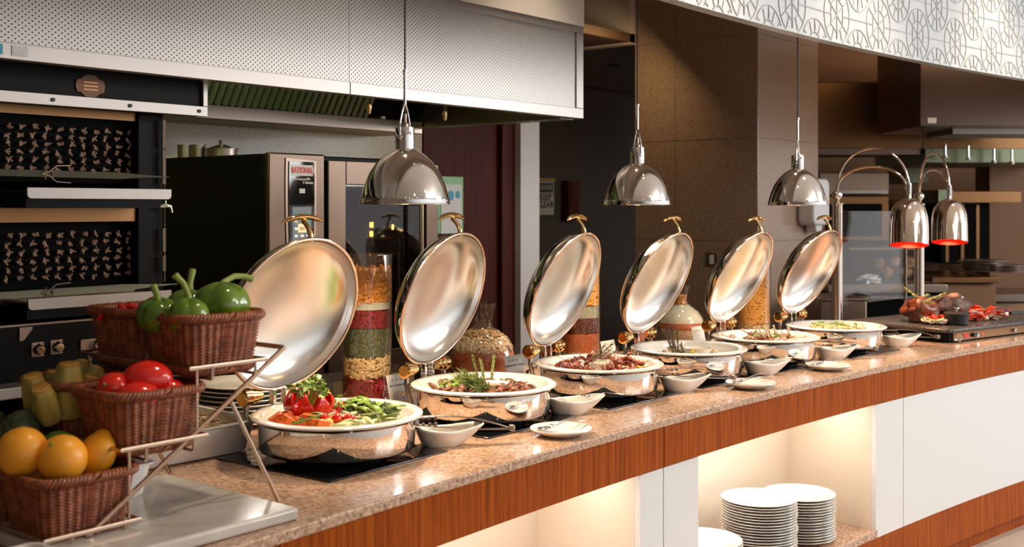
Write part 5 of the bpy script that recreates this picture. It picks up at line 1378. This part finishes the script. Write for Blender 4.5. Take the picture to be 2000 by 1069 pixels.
# glass display case with loaves
t = fthing('display_case', 'glass food case behind the poles, loaves inside', 'display case', [fbox(1660, 488, 1800, 546, 8.0, .35, 'case_glass', screen_glass), fbox(1658, 484, 1802, 488, 7.99, .38, 'case_rim', steel_dark)])
loaf = M('bread_crust', (.42, .22, .10), .6, noise2=(20, [(.35, (.28, .13, .05)), (.65, (.55, .32, .17))]))
lf = None
for k, (u, v) in enumerate(((1715, 515), (1745, 512), (1775, 514), (1730, 540), (1765, 541))):
    p = V(u, v if v < 530 else 532, 8.17); mb = MB().lump((0,0,0), (.075,.05,.045), k, .3, 1.5, 20, 12)
    solo(mb, 'bread_loaf', loaf, 'round brown loaf inside the glass food case', 'bread', p, group='loaves in the glass case')
p = V(1697, 546, 7.75); solo(MB().lump((0,0,0), (.10,.07,.035), 5, .7, 2.5, 24, 14), 'wrapped_bundle', plastic_white, 'crumpled white wrapped bundle on the steel worktable', 'bundle', p)
for k in range(6):
    p = V(1915 + (k % 2)*5, 528 - 3.4*k, 8.2)
    solo(MB().lathe([(0,0),(.11,0),(.17,.008),(.17,.011),(.10,.004),(0,.004)], 32), 'steel_tray', steel, 'round steel tray of the stack on the tan cabinet', 'tray', (p.x, p.y, 1.055 + .014*k), group='stacked round trays')
    if k < 4:
        solo(MB().lathe([(0,0),(.10,0),(.15,.008),(.15,.011),(.10,.004),(0,.004)], 32), 'steel_plate', steel, 'smaller steel plate stacked right of the trays', 'plate', tuple(V(1962, 0, 8.1).xy) + (1.055 + .014*k,), group='stacked steel plates')

# ------------------------------------------------------------------ light
def area(loc, tgt, size, power, col, sy=None):
    l = bpy.data.lights.new('area_light', 'AREA'); l.energy = power; l.color = col; l.size = size
    if sy: l.shape = 'RECTANGLE'; l.size_y = sy
    o = bpy.data.objects.new('area_light', l); C.objects.link(o); o.location = loc
    o.rotation_euler = (Vector(tgt) - Vector(loc)).to_track_quat('-Z', 'Y').to_euler(); return o
area((4.2, -1.0, 3.1), (3.2, 1.6, .6), 2.4, 55, (1, .93, .86), 1.2)
area((8.2, -2.2, 2.6), (5.2, 1.9, .9), 2.2, 125, (.97, .98, 1), 1.8)
for x, y in ((2.0, 1.5), (3.3, 1.5), (4.6, 1.45), (5.9, 1.3)):
    l = bpy.data.lights.new('downlight', 'SPOT'); l.energy = 48; l.color = (1, .80, .58); l.spot_size = 1.25; l.spot_blend = .7; l.shadow_soft_size = .05
    o = bpy.data.objects.new('downlight', l); C.objects.link(o); o.location = (x, y, 3.15); o.rotation_euler = (math.radians(10), 0, 0)
for x in (2.4, 3.5, 4.6):  # spots added to brighten jars and rear lids; no such lamps are known
    l = bpy.data.lights.new('downlight', 'SPOT'); l.energy = 42; l.color = (1, .78, .54); l.spot_size = 1.1; l.spot_blend = .6; l.shadow_soft_size = .05
    o = bpy.data.objects.new('downlight', l); C.objects.link(o); o.location = (x, 2.35, 3.15); o.rotation_euler = (math.radians(4), 0, 0)
area((1.9, 3.0, 2.24), (1.9, 3.7, 1.9), 1.6, 7, (.90, 1, .42), .1)         # tube inside the hood
area((6.0, 3.9, 2.55), (6.0, 5.2, 1.2), .4, 3, (1, .7, .35))
area((8.0, 2.2, 3.1), (9.5, 4.2, 1.6), 1.2, 12, (1, .70, .42))
dn = M('downlight_glow', (1, .9, .75), .5, emit=((1, .82, .6), 22)); q0 = None
for x in (-.6, 1.2, 3.0, 4.8, 6.6):
    for y in (-3.6, -2.2, -.8):
        if q0 is None: q0 = solo(MB().cyl(.055, -.006, 0, 20), 'ceiling_downlight', dn, 'round glowing downlight set in the dining room ceiling', 'downlight', (x, y, 3.199), group='dining room downlights')
        else: dup(q0, (x, y, 3.199))
w = bpy.data.worlds.new('World'); bpy.context.scene.world = w; w.use_nodes = True
N, L = w.node_tree.nodes, w.node_tree.links; bg = N['Background']
tc = N.new('ShaderNodeTexCoord'); dt = N.new('ShaderNodeVectorMath'); dt.operation = 'DOT_PRODUCT'; dt.inputs[1].default_value = Vector((.60, -.78, .18)).normalized()
L.new(tc.outputs['Generated'], dt.inputs[0]); rp = N.new('ShaderNodeValToRGB'); e = rp.color_ramp.elements
e[0].position = .15; e[0].color = (.10, .072, .052, 1); e[1].position = .92; e[1].color = (.93, .93, .94, 1)
L.new(dt.outputs['Value'], rp.inputs[0]); L.new(rp.outputs[0], bg.inputs[0]); bg.inputs[1].default_value = 1.0

# ------------------------------------------------------------------ camera
cam = bpy.data.cameras.new('camera'); co = bpy.data.objects.new('camera', cam); C.objects.link(co)
co.location = (0, 0, EYE); co.rotation_euler = (PI/2, 0, YAW)
cam.sensor_width = 36; cam.lens = F * 36 / 2000; cam.shift_y = -(534.5 - HY) / 2000; cam.clip_start = .05
cam.dof.use_dof = True; cam.dof.focus_distance = 3.5; cam.dof.aperture_fstop = 4.5
sc = bpy.context.scene; sc.camera = co
sc.view_settings.view_transform = 'Standard'; sc.view_settings.look = 'None'; sc.view_settings.gamma = 1; sc.view_settings.exposure = .24
sc.cycles.max_bounces = 10; sc.cycles.transparent_max_bounces = 16; sc.cycles.caustics_reflective = False; sc.cycles.caustics_refractive = False
sc.cycles.sample_clamp_indirect = 6; sc.cycles.use_denoising = True
